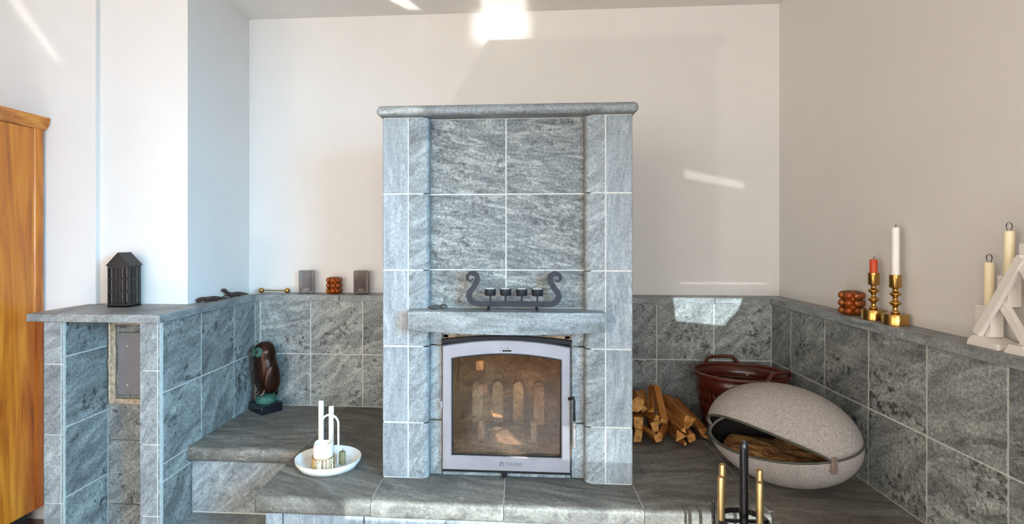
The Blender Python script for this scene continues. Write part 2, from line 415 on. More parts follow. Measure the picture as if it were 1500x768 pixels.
M['steel'] = plain('coil_steel', (196, 190, 186), 0.35, 0.6, noise=0.1)
M['firebrick'] = stone('sooted_firebrick', (84, 66, 48), (160, 130, 96), (212, 186, 148), stretch=(1, 1, 1.2), ang=0.2, angvar=0.6, scale=6, contrast=0.2, speck=0.5, pits=0.6, veins=0.2, rough=0.9, bump=0.5, vary=0.15)
M['soot_shade'] = stone('soot_and_shade_brick', (54, 42, 30), (122, 96, 66), (178, 146, 106), stretch=(1, 1, 1.2), ang=0.2, scale=6, contrast=0.2, speck=0.5, pits=0.6, veins=0.1, rough=0.9, bump=0.5)  # soot, plus the shade between the ribs put into a darker colour
M['ash'] = plain('grey_ash', (140, 118, 100), 0.95, 0, noise=0.45, scale=60, bump=0.8)
M['wax_white'] = plain('white_wax', (240, 236, 228), 0.5, 0, noise=0.02, scale=10)
M['wax_ivory'] = plain('ivory_wax', (240, 224, 186), 0.5, 0, noise=0.02, scale=10)
M['wax_orange'] = plain('orange_wax', (206, 72, 24), 0.45, 0, noise=0.05, scale=10)
M['wax_olive'] = plain('olive_wax', (132, 122, 84), 0.6, 0, noise=0.06, scale=10)
M['wick'] = plain('burnt_wick', (40, 34, 30), 0.9)
M['enamel'] = plain('white_enamel', (238, 234, 226), 0.4, 0, noise=0.02, scale=12)
M['white_wood'] = plain('white_painted_wood', (226, 218, 208), 0.6, 0, noise=0.02, scale=20)
M['felt'] = plain('grey_felt', (160, 153, 147), 0.97, 0, noise=0.2, scale=130, bump=0.5, spec=0.1)
M['felt_shade'] = plain('shade_dark_felt_lining', (34, 31, 29), 0.97, 0, noise=0.3, scale=60, bump=0.4, spec=0.1)  # near-black colour stands in for the shade inside the pet bed
M['zip'] = plain('olive_zip', (72, 72, 62), 0.7, 0, noise=0.15, scale=200, bump=0.3)
M['leather'] = plain('taupe_leather', (128, 108, 98), 0.6, 0, noise=0.1, scale=80, bump=0.2)
M['fur'] = wood('brown_fur', (84, 54, 24), (150, 104, 54), (200, 152, 92), stretch=(3, 9, 3), scale=5, rough=0.95, bump=0.8, coat=0)
M['basket'] = plain('red_brown_plastic', (80, 26, 12), 0.3, 0, noise=0.1, scale=20, coat=0.3)
M['bronze'] = plain('brown_bronze', (58, 34, 22), 0.33, 0.75, noise=0.45, scale=16, bump=0.25)
M['patina'] = plain('green_patina', (58, 100, 84), 0.6, 0.3, noise=0.35, scale=40, bump=0.4)
M['black_stone'] = plain('black_polished_stone', (24, 26, 34), 0.2, 0, noise=0.2, scale=20)
M['lizard'] = plain('dark_cast_iron', (70, 58, 54), 0.6, 0.4, noise=0.3, scale=60, bump=0.4)
M['pebble'] = plain('grey_pebble', (74, 72, 68), 0.55, 0, noise=0.25, scale=50, bump=0.2)
M['grey_glass'] = glassy('smoked_glass', (0.86, 0.84, 0.84, 1), rough=0.06, body=rgb((150, 146, 146)), bodyfac=0.22)
M['rib_glass'] = glassy('dark_ribbed_glass', (0.80, 0.76, 0.74, 1), rough=0.06, body=rgb((128, 118, 114)), bodyfac=0.22)
M['amber'] = glassy('amber_glass', (1.0, 0.74, 0.46, 1), rough=0.04, body=rgb((226, 120, 40)), bodyfac=0.16)
M['clear'] = glassy('clear_glass', (0.96, 0.96, 0.96, 1), rough=0.03)
M['door_glass'] = glassy('sooty_door_glass', (0.93, 0.88, 0.82, 1), rough=0.03, body=rgb((120, 96, 72)), bodyfac=0.06)
M['hatch'] = plain('grey_sheet_metal', (128, 126, 128), 0.5, 0.3, noise=0.06, scale=15)
M['rust'] = plain('corroded_brass', (186, 168, 146), 0.55, 0.5, noise=0.4, scale=50, bump=0.5)
M['floor'] = wood('dark_parquet', (52, 24, 12), (86, 42, 20), (112, 62, 32), stretch=(1, 9, 1), scale=2.2, rough=0.3)
M['print'] = plain('engraved_mark', (104, 98, 104), 0.6, 0.2)
M['frame_white'] = plain('white_window_frame', (232, 232, 230), 0.4)

# ------------------------------------------------------------------ room shell
WB, TB = 3.129, 3.0054           # back wall, face of its stone dado
WR, TR = 1.4332, 1.3375          # right wall, face of its dado
WL, TL = -1.586, -1.4905         # left return wall, face of the pier
ZC, ZL, ZU, ZM, ZB = 2.655, 1.046, 1.012, 0.712, 0.42
YC, YWL, XS = 2.525, 2.497, -2.03  # column front, wall left of it, where they meet
XL, YR = -3.2, -3.0

def structure(name, bm, mat, label, cat, **k):
    o = obj(name, bm, mat, **k); return setp(o, label, cat, kind='structure')

structure('floor', box(B(), XL, WR+0.2, YR-0.2, WB+0.2, -0.1, 0), M['floor'], 'dark brown wooden floor beneath the wardrobe', 'floor')
structure('ceiling', box(B(), XL-.1, WR+0.2, YR-0.2, WB+0.2, ZC, ZC+0.1), M['ceiling'], 'off-white ceiling above the fireplace', 'ceiling')
structure('wall_back', box(B(), WL-0.02, WR+0.2, WB, WB+0.2, 0, ZC), M['plaster'], 'cream plaster wall behind the stone fireplace', 'wall')
structure('wall_right', box(B(), WR, WR+0.2, YR-0.2, WB, 0, ZC), M['plaster'], 'greige plaster wall on the right above the candles', 'wall')
structure('wall_column', box(B(), XS, WL, YC, WB+0.2, 0, ZC), M['plaster'], 'white wall projection behind the black house lantern', 'wall')
structure('wall_left_back', box(B(), XL-.2, XS, YWL, WB+0.2, 0, ZC), M['plaster'], 'white wall beside the wardrobe', 'wall')
structure('wall_left', box(B(), XL-0.2, XL, YR-0.2, YWL, 0, ZC), M['plaster'], 'white side wall out of view left of the wardrobe', 'wall')
# wall behind the camera with two window openings
bm = B()
for a in ((XL, -2.8, 0, ZC), (-1.1, -0.7, 0, ZC), (1.3, WR, 0, ZC), (-2.8, -1.1, 0, 0.75), (-2.8, -1.1, 2.35, ZC), (-0.7, 1.3, 0, 0.75), (-0.7, 1.3, 2.35, ZC)):
    box(bm, a[0], a[1], YR-0.15, YR, a[2], a[3])
structure('wall_rear', bm, M['plaster'], 'plaster wall with windows behind the viewer', 'wall')
for i, (a, b) in enumerate(((-2.8, -1.1), (-0.7, 1.3))):
    r = thing('window_%d' % (i+1), 'white framed window in the wall behind the viewer, %s' % ('left' if i == 0 else 'right'), 'window', ((a+b)/2, YR, 0.75), kind='structure')
    bm = B()
    for q in ((a, b, 0.75, 0.81), (a, b, 2.29, 2.35), (a, a+.06, .81, 2.29), (b-.06, b, .81, 2.29), ((a+b)/2-.03, (a+b)/2+.03, .81, 2.29)):
        box(bm, q[0], q[1], YR-.09, YR-.03, q[2], q[3])
    obj('window_frame', bm, M['frame_white'], r, world=True)
    obj('window_pane', box(B(), a+.06, b-.06, YR-.065, YR-.06, .81, 2.29), M['clear'], r, world=True)

for nm, x, y0, y1, lab in (('window_3', XL, -1.7, -0.1, 'white frame and pane added on the left side wall around the fill lamp, unseen behind the viewer'), ('window_4', WR-.03, -.7, 0.8, 'white frame and pane added on the right side wall around the fill lamp, unseen behind the viewer')):  # frames added around the side fill lamps; these walls have no openings
    r = thing(nm, lab, 'window', (x, (y0+y1)/2, 0.75), kind='structure')
    bm = B()
    for q in ((y0, y1, 0.74, 0.80), (y0, y1, 2.24, 2.30), (y0, y0+.06, .8, 2.24), (y1-.06, y1, .8, 2.24)):
        box(bm, x, x+.03, q[0], q[1], q[2], q[3])
    obj('window_frame', bm, M['frame_white'], r, world=True)
    obj('window_pane', box(B(), x+.012, x+.016, y0+.06, y1-.06, .8, 2.24), M['clear'], r, world=True)

# ------------------------------------------------------------------ stone tiles
G = 0.0026       # half a joint
_tile = {}
def tile(parent, w, h, d, mat, bev=0.0012, name='tile'):
    """a tile mesh in local x (width), z (height), face at y = 0, body to y = d; shared between alike tiles"""
    k = (round(w, 4), round(h, 4), round(d, 4), mat.name, bev)
    if k not in _tile:
        bm = box(B(), -w/2, w/2, 0, d, -h/2, h/2, bev)
        me = bpy.data.meshes.new(name); bmesh.ops.recalc_face_normals(bm, faces=bm.faces); bm.to_mesh(me); bm.free()
        me.materials.append(mat); _tile[k] = me
    o = bpy.data.objects.new(name, _tile[k]); C.objects.link(o); o.parent = parent
    return o

def tiles_y(parent, x0, x1, z0, z1, yf, mat, d=0.02, name='tile', bev=0.0012, jit=0.0004):
    """one tile facing -y"""
    o = tile(parent, x1-x0-2*G, z1-z0-2*G, d, mat, bev, name)
    o.location = Vector(((x0+x1)/2, yf+random.uniform(-jit, jit), (z0+z1)/2)) - parent.location
    return o

def tiles_x(parent, y0, y1, z0, z1, xf, sgn, mat, d=0.02, name='tile', jit=0.0004):
    """one tile in a plane of constant x; sgn +1 faces +x, -1 faces -x"""
    o = tile(parent, y1-y0-2*G, z1-z0-2*G, d, mat, 0.0012, name)
    o.rotation_euler = (0, 0, pi/2 if sgn > 0 else -pi/2)
    o.location = Vector((xf+random.uniform(-jit, jit), (y0+y1)/2, (z0+z1)/2)) - parent.location
    return o

# --- dado of the back wall, left of the fireplace
t = thing('trim_1', 'grey stone tile dado on the back wall left of the fireplace', 'stone dado', (-1.0, TB, ZB), kind='structure')
obj('grout_bed', box(B(), TL, -0.545, TB+0.0012, WB, 0, ZU), M['grout'], t, world=True)
for a, b in ((TL, -1.459), (-1.459, -1.166), (-1.166, -0.868), (-0.868, -0.568)):
    tiles_y(t, a, b, ZM, ZU, TB, M['wall_stone']); tiles_y(t, a, b, ZB, ZM, TB, M['wall_stone'])
for a, b in ((TL+.004, -1.0), (-1.0, -0.54)):
    obj('ledge_slab', box(B(), a+.0015, b-.0015, TB-0.009, WB, ZU, ZL, 0.002), M['ledge_stone'], t, world=True)
# --- dado of the back wall, right of the fireplace
t = thing('trim_2', 'grey-green stone tile dado on the back wall right of the fireplace', 'stone dado', (0.9, TB, ZB), kind='structure')
obj('grout_bed', box(B(), 0.445, TR, TB+0.0012, WB, 0, ZU), M['grout'], t, world=True)
for a, b in ((0.45, 0.742), (0.742, 1.041), (1.041, TR)):
    tiles_y(t, a, b, ZM, ZU, TB, M['wall_stone']); tiles_y(t, a, b, ZB, ZM, TB, M['wall_stone'])
for a, b in ((0.44, 1.045), (1.045, TR-.009)):
    obj('ledge_slab', box(B(), a+.0015, b-.0015, TB-0.009, WB, ZU, ZL, 0.002), M['ledge_stone'], t, world=True)
# --- dado of the right wall
t = thing('trim_3', 'grey-green stone tile dado along the right wall', 'stone dado', (TR, 1.5, ZB), kind='structure')
obj('grout_bed', box(B(), TR+0.0012, WR, -0.5, WB, 0, ZU), M['grout'], t, world=True)
ys = [TB] + [2.8019-0.3*i for i in range(11)]
for i in range(len(ys)-1):
    tiles_x(t, ys[i+1], ys[i], ZM, ZU, TR, -1, M['wall_stone']); tiles_x(t, ys[i+1], ys[i], ZB, ZM, TR, -1, M['wall_stone'])
for a, b in ((2.0, WB), (1.05, 2.0), (0.1, 1.05), (-.5, 0.1)):
    obj('ledge_slab', box(B(), TR-0.009, WR, a+.0015, b-.0015, ZU, ZL, 0.002), M['ledge_stone'], t, world=True)
# --- the pier on the left with its niche
PF = 2.18
t = thing('wall_pier', 'blue-grey stone tiled pier with an open niche under the house lantern', 'stone pier', (-1.75, 2.35, 0), kind='structure')
XN0, XN1, YN = -1.919, -1.583, 2.434      # niche
bm = B()
box(bm, -2.004, XN0-0.001, PF+0.004, YC, 0, ZU); box(bm, XN1+0.013, TL-0.0013, PF+0.004, TB, 0, ZU); box(bm, XN0-0.013, XN1+0.013, YN+0.012, YC, 0, ZU)
obj('grout_bed', bm, M['grout'], t, world=True)
zr = [ZU, 0.809, 0.5, 0.2, 0.0]
zl_ = [ZU, 0.83, 0.53, 0.24, 0.0]
for a, b, zz in ((-2.008, -1.930, zl_), (-1.580, -1.503, zr)):
    for i in range(4): tiles_y(t, a, b, zz[i+1], zz[i], PF, M['return_stone'])
for a, b, zz in ((-1.930, -1.919, zl_), (-1.503, TL, zr)):      # narrow edge strips of the side tiles
    for i in range(4): tiles_y(t, a, b, zz[i+1], zz[i], PF+.001, M['ledge_stone'])
for z0, z1 in ((0.86, ZU), (0.56, 0.86), (0.26, 0.56), (0.0, 0.26)):
    tiles_x(t, PF+.012, YN, z0, z1, XN0, 1, M['wall_stone'], d=0.011)
for z0, z1 in ((0.42, ZU), (0.12, 0.42), (0, 0.12)):
    tiles_y(t, XN0, XN1, z0, z1, YN, M['wall_stone'], d=0.011)
for z0, z1 in ((0.712, ZU), (0.412, 0.712), (0.112, 0.412), (0, 0.112)):
    tiles_x(t, PF+.012, YN, z0, z1, XN1, -1, M['wall_stone'], d=0.011)
for z0, z1 in ((ZM, ZU), (0.412, ZM), (0.338, 0.412), (0.04, 0.338)):
    for a, b in ((PF+.02, 2.481), (2.481, 2.781), (2.781, TB)):
        tiles_x(t, a, b, z0, z1, TL, 1, M['wall_stone'])
# its ledge
for k, (x0, x1, y0, y1) in enumerate(((-2.066, TL+0.012, 2.160, YC), (WL, TL+0.010, YC+.003, TB+.0))):
    obj('ledge_slab', box(B(), x0, x1, y0, y1, ZU, ZL, 0.002), M['ledge_stone'], t, world=True)
# metal hatch in the niche
h = thing('service_hatch', 'grey metal hatch in a corroded brass frame inside the pier niche', 'hatch', (-1.75, YN, 0.6))
bm = B()
for q in ((-1.905, -1.872, 0.59, 0.985), (-1.872, -1.595, 0.59, 0.617), (-1.872, -1.595, 0.962, 0.985), (-1.628, -1.595, 0.617, 0.962)):
    box(bm, q[0], q[1], YN-0.014, YN-0.0012, q[2], q[3], 0.002)
obj('frame', bm, M['rust'], h, world=True)
bm = B()
tube(bm, [(-1.896, YN-0.017, 0.60), (-1.896, YN-0.017, 0.975)], 0.0055); box(bm, -1.905, -1.868, YN-0.022, YN-0.014, 0.768, 0.80, 0.002)
obj('hinge', bm, M['rust'], h, world=True)
obj('door_panel', box(B(), -1.862, -1.632, YN-0.010, YN-0.0012, 0.632, 0.925, 0.003), M['hatch'], h, world=True)
for z in (0.86, 0.68):
    bm = B(); lathe(bm, [(0, 0), (0.005, 0), (0.005, 0.002), (0, 0.003)], 10)
    bmesh.ops.rotate(bm, cent=(0, 0, 0), matrix=Matrix.Rotation(pi/2, 3, 'X'), verts=bm.verts)
    bmesh.ops.translate(bm, vec=(-1.815, YN-0.010, z), verts=bm.verts)
    obj('screw', bm, M['steel'], h, world=True)

# ------------------------------------------------------------------ benches and hearth
YH = 1.945
t = thing('stone_bench', 'long grey soapstone hearth bench wrapping around the fireplace', 'stone bench', (0, 2.2, 0))
HS = ZB-0.065
def hs(x0, x1, y0, y1, pred, r=0.028):
    return obj('slab', slab(B(), x0+.0012, x1-.0012, y0, y1, HS, ZB, pred, r), M['slab_stone'], t, world=True)
near = lambda a, b: abs(a-b) < 1e-3
yf = YH-0.013
hs(TL, -0.968, 2.365, TB, lambda m: near(m.y, 2.365) and not near(m.x, TL+.0012) and not near(m.x, -.968-.0012), 0.02)
hs(-0.968, -0.530, yf, TB, lambda m: near(m.y, yf) and not near(m.x, -.530-.0012), 0.021)
hs(-0.530, -0.052, yf, 2.20, lambda m: near(m.y, yf) and not near(m.x, -.530+.0012) and not near(m.x, -.052-.0012), 0.016)
hs(-0.052, 0.436, yf, 2.20, lambda m: near(m.y, yf) and not near(m.x, -.052+.0012) and not near(m.x, .436-.0012), 0.016)
hs(0.436, 0.862, yf, TB, lambda m: near(m.y, yf) and not near(m.x, .436+.0012) and not near(m.x, .862-.0012), 0.016)
hs(0.862, TR, 1.963, TB, lambda m: False)
hs(0.862, TR, 0.4, 1.961, lambda m: near(m.x, .862+.0012) and not near(m.y, 0.4) and not near(m.y, 1.961), 0.02)
for xj, yb_ in ((-0.530, 2.12), (-0.052, 2.16), (0.436, 2.9), (0.862, 2.9), (-0.968, 2.98)):
    y0_ = 2.40 if xj == -0.968 else YH+.012
    obj('slab_joint', box(B(), xj-.0016, xj+.0016, y0_, yb_, HS+.01, ZB-.0006), M['grout'], t, world=True)
obj('base_core', box(box(box(B(), -0.92, 0.9, 1.975, TB, 0, HS), -1.49, -0.96, 2.41, TB, 0, HS), 0.9, TR, 0.4, TB, 0, HS), M['grout'], t, world=True)
for a, b in ((-0.932, -0.865), (-0.865, -0.56), (-0.56, -0.26), (-0.26, 0.04), (0.04, 0.34), (0.34, 0.64), (0.64, 0.89)):
    tiles_y(t, a, b, 0.02, HS, 1.958, M['pilaster_stone'], name='base_tile')
tiles_y(t, -1.4895, -0.94, 0.115, HS-.001, 2.40, M['return_stone'], name='base_tile')
for i in range(5):
    tiles_x(t, 0.4+.3*i, 0.7+.3*i, 0.02, HS, 0.885, -1, M['return_stone'], name='base_tile')
obj('plinth_slab', box(B(), TL, -0.965, 2.26, 2.41, 0, 0.108, 0.004), M['ledge_stone'], t, world=True)

# ------------------------------------------------------------------ fireplace
fp = thing('fireplace', 'tall grey soapstone fireplace with an arched glass door in the middle', 'fireplace', (-0.05, 2.5, ZB))
FP, FR_ = 2.128, 2.170           # pilaster face, recessed face
XA, XB_, XC_, XD = -0.5365, -0.432, 0.333, 0.4375    # outer edges and joints of the pilasters
XI, XJ = -0.352, 0.258           # recess
ZT = 1.838
rows = [ZT, 1.538, 1.238, 0.938, 0.638, ZB]
obj('core', box(box(box(box(B(), XA+.01, XI-.01, FR_, TB-0.002, ZB, ZT), XJ+.01, XD-.01, FR_, TB-0.002, ZB, ZT), XI-.01, XJ+.01, FR_+.0015, TB-.002, 1.0, ZT), XI-.01, XJ+.01, 2.66, TB-.002, ZB, 1.0), M['grout'], fp, world=True)
obj('pilaster_grout', box(B(), XA+.006, XI-.02, FP+.002, FR_, ZB, ZT), M['grout'], fp, world=True)
obj('pilaster_grout', box(B(), XJ+.02, XD-.006, FP+.002, FR_, ZB, ZT), M['grout'], fp, world=True)
for i in range(5):
    z1, z0 = rows[i], rows[i+1]
    tiles_y(fp, XA, XB_, z0, z1, FP, M['pilaster_stone'], d=0.05, name='pilaster_stone', bev=0.003)
    tiles_y(fp, XC_, XD, z0, z1, FP, M['pilaster_stone'], d=0.05, name='pilaster_stone', bev=0.003)
    for s, (a, b) in ((1, (XB_, -0.347)), (-1, (0.253, XC_))):
        bm = B(); xe = b-G if s > 0 else a+G
        slab(bm, a+G, b-G, FP, FP+0.055, z0+G, z1-G, lambda m: near(m.x, xe) and near(m.y, FP), 0.018, 5)
        cx_, cz_ = (a+b)/2, (z0+z1)/2
        bmesh.ops.translate(bm, vec=(-cx_, -FP, -cz_), verts=bm.verts)
        obj('pilaster_stone', bm, M['return_stone'], fp, Vector((cx_, FP, cz_))-fp.location)
    # sides of the stove
    for a, b in ((FP+0.052, 2.47), (2.47, 2.77), (2.77, TB)):
        tiles_x(fp, a, b, z0, z1, XA+.0005, -1, M['return_stone'], d=0.01, name='side_stone')
        tiles_x(fp, a, b, z0, z1, XD-.0005, 1, M['return_stone'], d=0.01, name='side_stone')
XM = -0.0485
for z0, z1 in ((1.538, ZT), (1.238, 1.538), (1.088, 1.238)):
    tiles_y(fp, XI, XM, z0, z1, FR_, M['panel_stone'], name='panel_stone'); tiles_y(fp, XM, XJ, z0, z1, FR_, M['panel_stone'], name='panel_stone')
# stones around the door
for a, b in ((XI, -0.302), (0.206, XJ)):
    for z0, z1 in ((0.938, 1.01), (0.638, 0.938), (ZB, 0.638)):
        tiles_y(fp, a, b, z0, z1, FR_, M['return_stone'], d=0.05, name='door_surround_stone')
tiles_y(fp, -0.302, 0.206, 0.975, 1.01, FR_+.004, M['wall_stone'], d=0.05, name='door_surround_stone')
tiles_y(fp, -0.302, XM, ZB, 0.470, FR_-0.004, M['return_stone'], d=0.05, name='door_surround_stone'); tiles_y(fp, XM, 0.206, ZB, 0.470, FR_-0.004, M['return_stone'], d=0.05, name='door_surround_stone')
# mantel shelf with a slightly bowed underside
bm = B()
X0, X1 = -0.418, 0.320
top = [(X0, 1.088), (X1, 1.088)]
und = [(X1 - (X1-X0)*k/16, 1.016 - 0.013*sin(pi*k/16)) for k in range(17)]
prism(bm, top+und, 'y', 2.042, FR_)
es = [e for e in bm.edges if near(e.verts[0].co.y, 2.042) and near(e.verts[1].co.y, 2.042)]
bmesh.ops.bevel(bm, geom=es, offset=0.005, segments=2, profile=0.5, affect='EDGES')
obj('mantel_shelf', bm, M['ledge_stone'], fp, world=True)
# cap
bm = B()
slab(bm, -0.551, 0.452, 2.085, TB-.002, ZT+.0, ZT+0.040, lambda m: near(m.y, 2.085) or near(m.x, -0.551) or near(m.x, 0.452), 0.0185, 5)
obj('cap_slab', bm, M['ledge_stone'], fp, world=True)
# knob under the door
bm = B(); lathe(bm, [(0, 0.012), (0.007, 0.012), (0.011, 0.008), (0.0115, 0), (0.006, -0.004), (0.006, -0.012)], 16)
bmesh.ops.rotate(bm, cent=(0, 0, 0), matrix=Matrix.Rotation(pi/2, 3, 'X'), verts=bm.verts)
bmesh.ops.translate(bm, vec=(-0.055, FR_-.016, 0.437), verts=bm.verts)
obj('air_knob', bm, M['door_dark'], fp, world=True)
# firebox
bm = B()
X0, X1, Y0, Y1, Z0, Z1 = -0.30, 0.204, 2.185, 2.60, 0.47, 0.985
for q in ((X0-.03, X0+.02, Y0, Y1, Z0, Z1), (X1-.02, X1+.03, Y0, Y1, Z0, Z1), (X0, X1, Y0, Y1, Z0-.02, Z0+.025), (X0, X1, Y0, Y1, Z1-.02, Z1+.01)):
    box(bm, *q)
fb = obj('firebox', bm, M['firebrick'], fp, world=True)
obj('back_plate', box(B(), X0, X1, Y1, Y1+.05, Z0, Z1), M['soot_shade'], fb, world=True)
for k, xc in enumerate((-0.19, -0.095, 0.0, 0.095)):
    bm = B()
    o_ = [(xc-.024, 0.50), (xc+.024, 0.50)] + [(xc+.024*cos(a*pi/8), 0.672+.024*sin(a*pi/8)) for a in range(9)]
    prism(bm, o_, 'y', Y1-.05, Y1+.001)
    obj('firebox_rib', bm, M['firebrick'], fb, world=True)
bm = B(); lathe(bm, [(0.20, 0), (0.185, 0.012), (0.13, 0.03), (0.06, 0.045), (0, 0.05)], 28, (XM, 2.40, 0.49), 1.0, 0.7)
for v in bm.verts: v.co.z += random.uniform(-.008, .008)
obj('ash_heap', bm, M['ash'], fb, world=True)
for xc in (-0.155, 0.065):
    bm = B(); box(bm, xc-.014, xc+.014, 2.30, 2.325, 0.49, 0.595, .003); box(bm, xc-.012, xc+.012, 2.30, 2.5, 0.495, 0.515, .003)
    obj('grate_bar', bm, M['ash'], fb, world=True)
# door frame with arched head and window
def arch(x0, x1, zs, rise, n=20):
    return [(x0+(x1-x0)*k/n, zs+rise*sin(pi*k/n)**0.9 if 0 < k < n else zs) for k in range(n+1)]
dx0, dx1, wx0, wx1 = -0.299, 0.201, -0.260, 0.165
DY = 2.140
dr = thing('door', None, None); dr.parent = fp; dr.location = Vector((XM, DY, 0.45))-fp.location
del_keys = [k for k in ('label', 'category') if k in dr]
for k in del_keys: del dr[k]
outer = arch(dx0, dx1, 0.940, 0.026); inner = arch(wx0, wx1, 0.889, 0.021)
oo = [(dx0, 0.452)] + outer + [(dx1, 0.452)]; ii = [(wx0, 0.512)] + inner + [(wx1, 0.512)]
bm = B(); n = len(oo)
rings = []
def ringv(pts, y): return [bm.verts.new((p[0], y, p[1])) for p in pts]
def inset(pts, d):
    cx_, cz_ = XM, 0.70
    return [(p[0]+(d if p[0] < cx_ else -d) if abs(p[0]-cx_) > 0.15 else p[0]*(1-d*3)+cx_*d*3, p[1]+(d if p[1] < cz_ else -d)) for p in pts]
rings = [ringv(oo, DY+0.034), ringv(oo, DY+0.004), ringv(inset(oo, 0.004), DY), ringv(inset(ii, -0.005), DY), ringv(ii, DY+0.005), ringv(ii, DY+0.030), ]
rings.append(rings[0])
for a, b in zip(rings[:-1], rings[1:]):
    for k in range(n): bm.faces.new((a[k], a[(k+1) % n], b[(k+1) % n], b[k]))
obj('door_frame', bm, M['door_metal'], dr, world=True)
bm = B(); prism(bm, inset(ii, -0.008), 'y', DY+0.016, DY+0.020)
obj('door_glass', bm, M['door_glass'], dr, world=True, sm=False)
# dark gap and rail above the arch
bm = B(); a1 = arch(dx0-.004, dx1+.006, 0.956, 0.016)
ribbon_mesh(bm, a1, [0.014]*len(a1), 'y', DY+0.002, DY+0.034)
obj('arch_rail', bm, M['door_dark'], dr, world=True)
bm = B(); a1 = arch(dx0-.002, dx1+.002, 0.942, 0.026); ribbon_mesh(bm, a1, [0.005]*len(a1), 'y', DY-0.001, DY+0.03)
obj('door_seal', bm, M['door_dark'], dr, world=True)
obj('door_seal', box(B(), dx0-.002, dx1+.002, DY-0.002, DY+.03, 0.447, 0.4525), M['door_dark'], dr, world=True)
bm = B(); ribbon_mesh(bm, [ii[-1], ii[0]]+ii[1:]+[ii[-1]], [0.005]*(len(ii)+2), 'y', DY+.003, DY+.012)
obj('window_gasket', bm, M['door_dark'], dr, world=True)
bm = B(); box(bm, -0.0715, -0.0265, DY-.002, DY+.002, 0.9205, 0.9265, .0015)
sl = obj('air_slot', bm, M['door_dark'], dr, world=True)
bm = B(); lathe(bm, [(0, .004), (.003, .003), (.0032, 0)], 10); bmesh.ops.rotate(bm, cent=(0, 0, 0), matrix=Matrix.Rotation(pi/2, 3, 'X'), verts=bm.verts)
bmesh.ops.translate(bm, vec=(-.066, DY-.002, .9235), verts=bm.verts)
obj('air_lever', bm, M['steel'], dr, world=True)
bm = B(); box(bm, -.0677, -.0645, DY-.0006, DY+.001, .931, .937); box(bm, -.0547, -.0537, DY-.0006, DY+.001, .930, .939); box(bm, -.0445, -.0385, DY-.0006, DY+.001, .932, .938)
obj('air_scale_marks', bm, M['print'], dr, world=True)
def text(body, size, mat, name, parent, wloc):
    cu = bpy.data.curves.new('lettering', 'FONT'); cu.body = body; cu.size = size; cu.align_x = 'LEFT'; cu.align_y = 'CENTER'; cu.extrude = 0.0006
    o = bpy.data.objects.new('lettering', cu); C.objects.link(o)
    dg = bpy.context.evaluated_depsgraph_get(); dg.update()
    me = bpy.data.meshes.new_from_object(o.evaluated_get(dg)); bpy.data.objects.remove(o)
    for v in me.vertices: v.co = Vector((v.co.x, -v.co.z, v.co.y))
    me.materials.clear()
    q = link(name, me, mat, parent)
    q.location = Vector(wloc) - parent.location - (parent.parent.location if parent.parent else Vector())
    return q
text('TULIKIVI', 0.017, M['print'], 'lettering', dr, (-0.050, DY-.0004, 0.481))
bm = B()
for k in range(3):
    pts = [(-0.064+(.0095-.003*k)*cos(a), DY-.0004, 0.481+(.0095-.003*k)*sin(a)) for a in [x*pi/8 for x in range(-3+k, 12)]]
    tube(bm, pts, .0008, 5)
obj('door_emblem', bm, M['print'], dr, world=True)
# hinge tab left and handle right
obj('hinge', box(B(), dx0-.008, dx0+.002, DY-.003, DY+.02, 0.690, 0.722, .002), M['door_metal'], dr, world=True)
hd = obj('door_handle', tube(B(), [(0.196, DY-.004, 0.742), (0.210, DY-.02, 0.752), (0.213, DY-.024, 0.742), (0.2125, DY-.026, 0.70), (0.2135, DY-.028, 0.665)], [.007, .006, .005, .005, .006], 10), M['door_dark'], dr, world=True)
bm = B()
for k in range(15): lathe(bm, [(0, 0), (.0055, 0), (.0078, .002), (.0078, .0045), (.0055, .0065), (0, .0065)], 14, (0.214, DY-.029, 0.560+.0066*k))
obj('coil_grip', bm, M['steel'], dr, world=True)

# ------------------------------------------------------------------ wardrobe
wx, wy = -2.285, 2.485
t = thing('wardrobe', 'orange-brown varnished wooden wardrobe at the left edge beside the pier', 'wardrobe', (wx-.3, wy-.6, 0))
obj('side_panel', box(B(), wx-.022, wx, wy-1.3, wy-.03, 0.075, 1.885, .003), M['wardrobe'], t, world=True)
bm = B(); slab(bm, wx-.05, wx+.004, wy-.055, wy, 0.075, 1.885, lambda m: near(m.x, wx+.004) and abs(m.z-.98) < .3, 0.012, 4)
obj('corner_post', bm, M['wardrobe'], t, world=True)
obj('body', box(B(), wx-.6, wx-.022, wy-1.3, wy-.05, 0.075, 1.885), M['wardrobe'], t, world=True)
prof = [(wx-.6, 1.885), (wx+.006, 1.885), (wx+.012, 1.893), (wx+.024, 1.915), (wx+.028, 1.94), (wx+.024, 1.945), (wx-.6, 1.945)]
obj('cornice', prism(B(), prof, 'y', wy-1.33, wy+.006), M['cornice'], t, world=True)
obj('plinth', box(B(), wx-.58, wx-.035, wy-1.28, wy-.05, 0, 0.075), M['black_wood'], t, world=True)

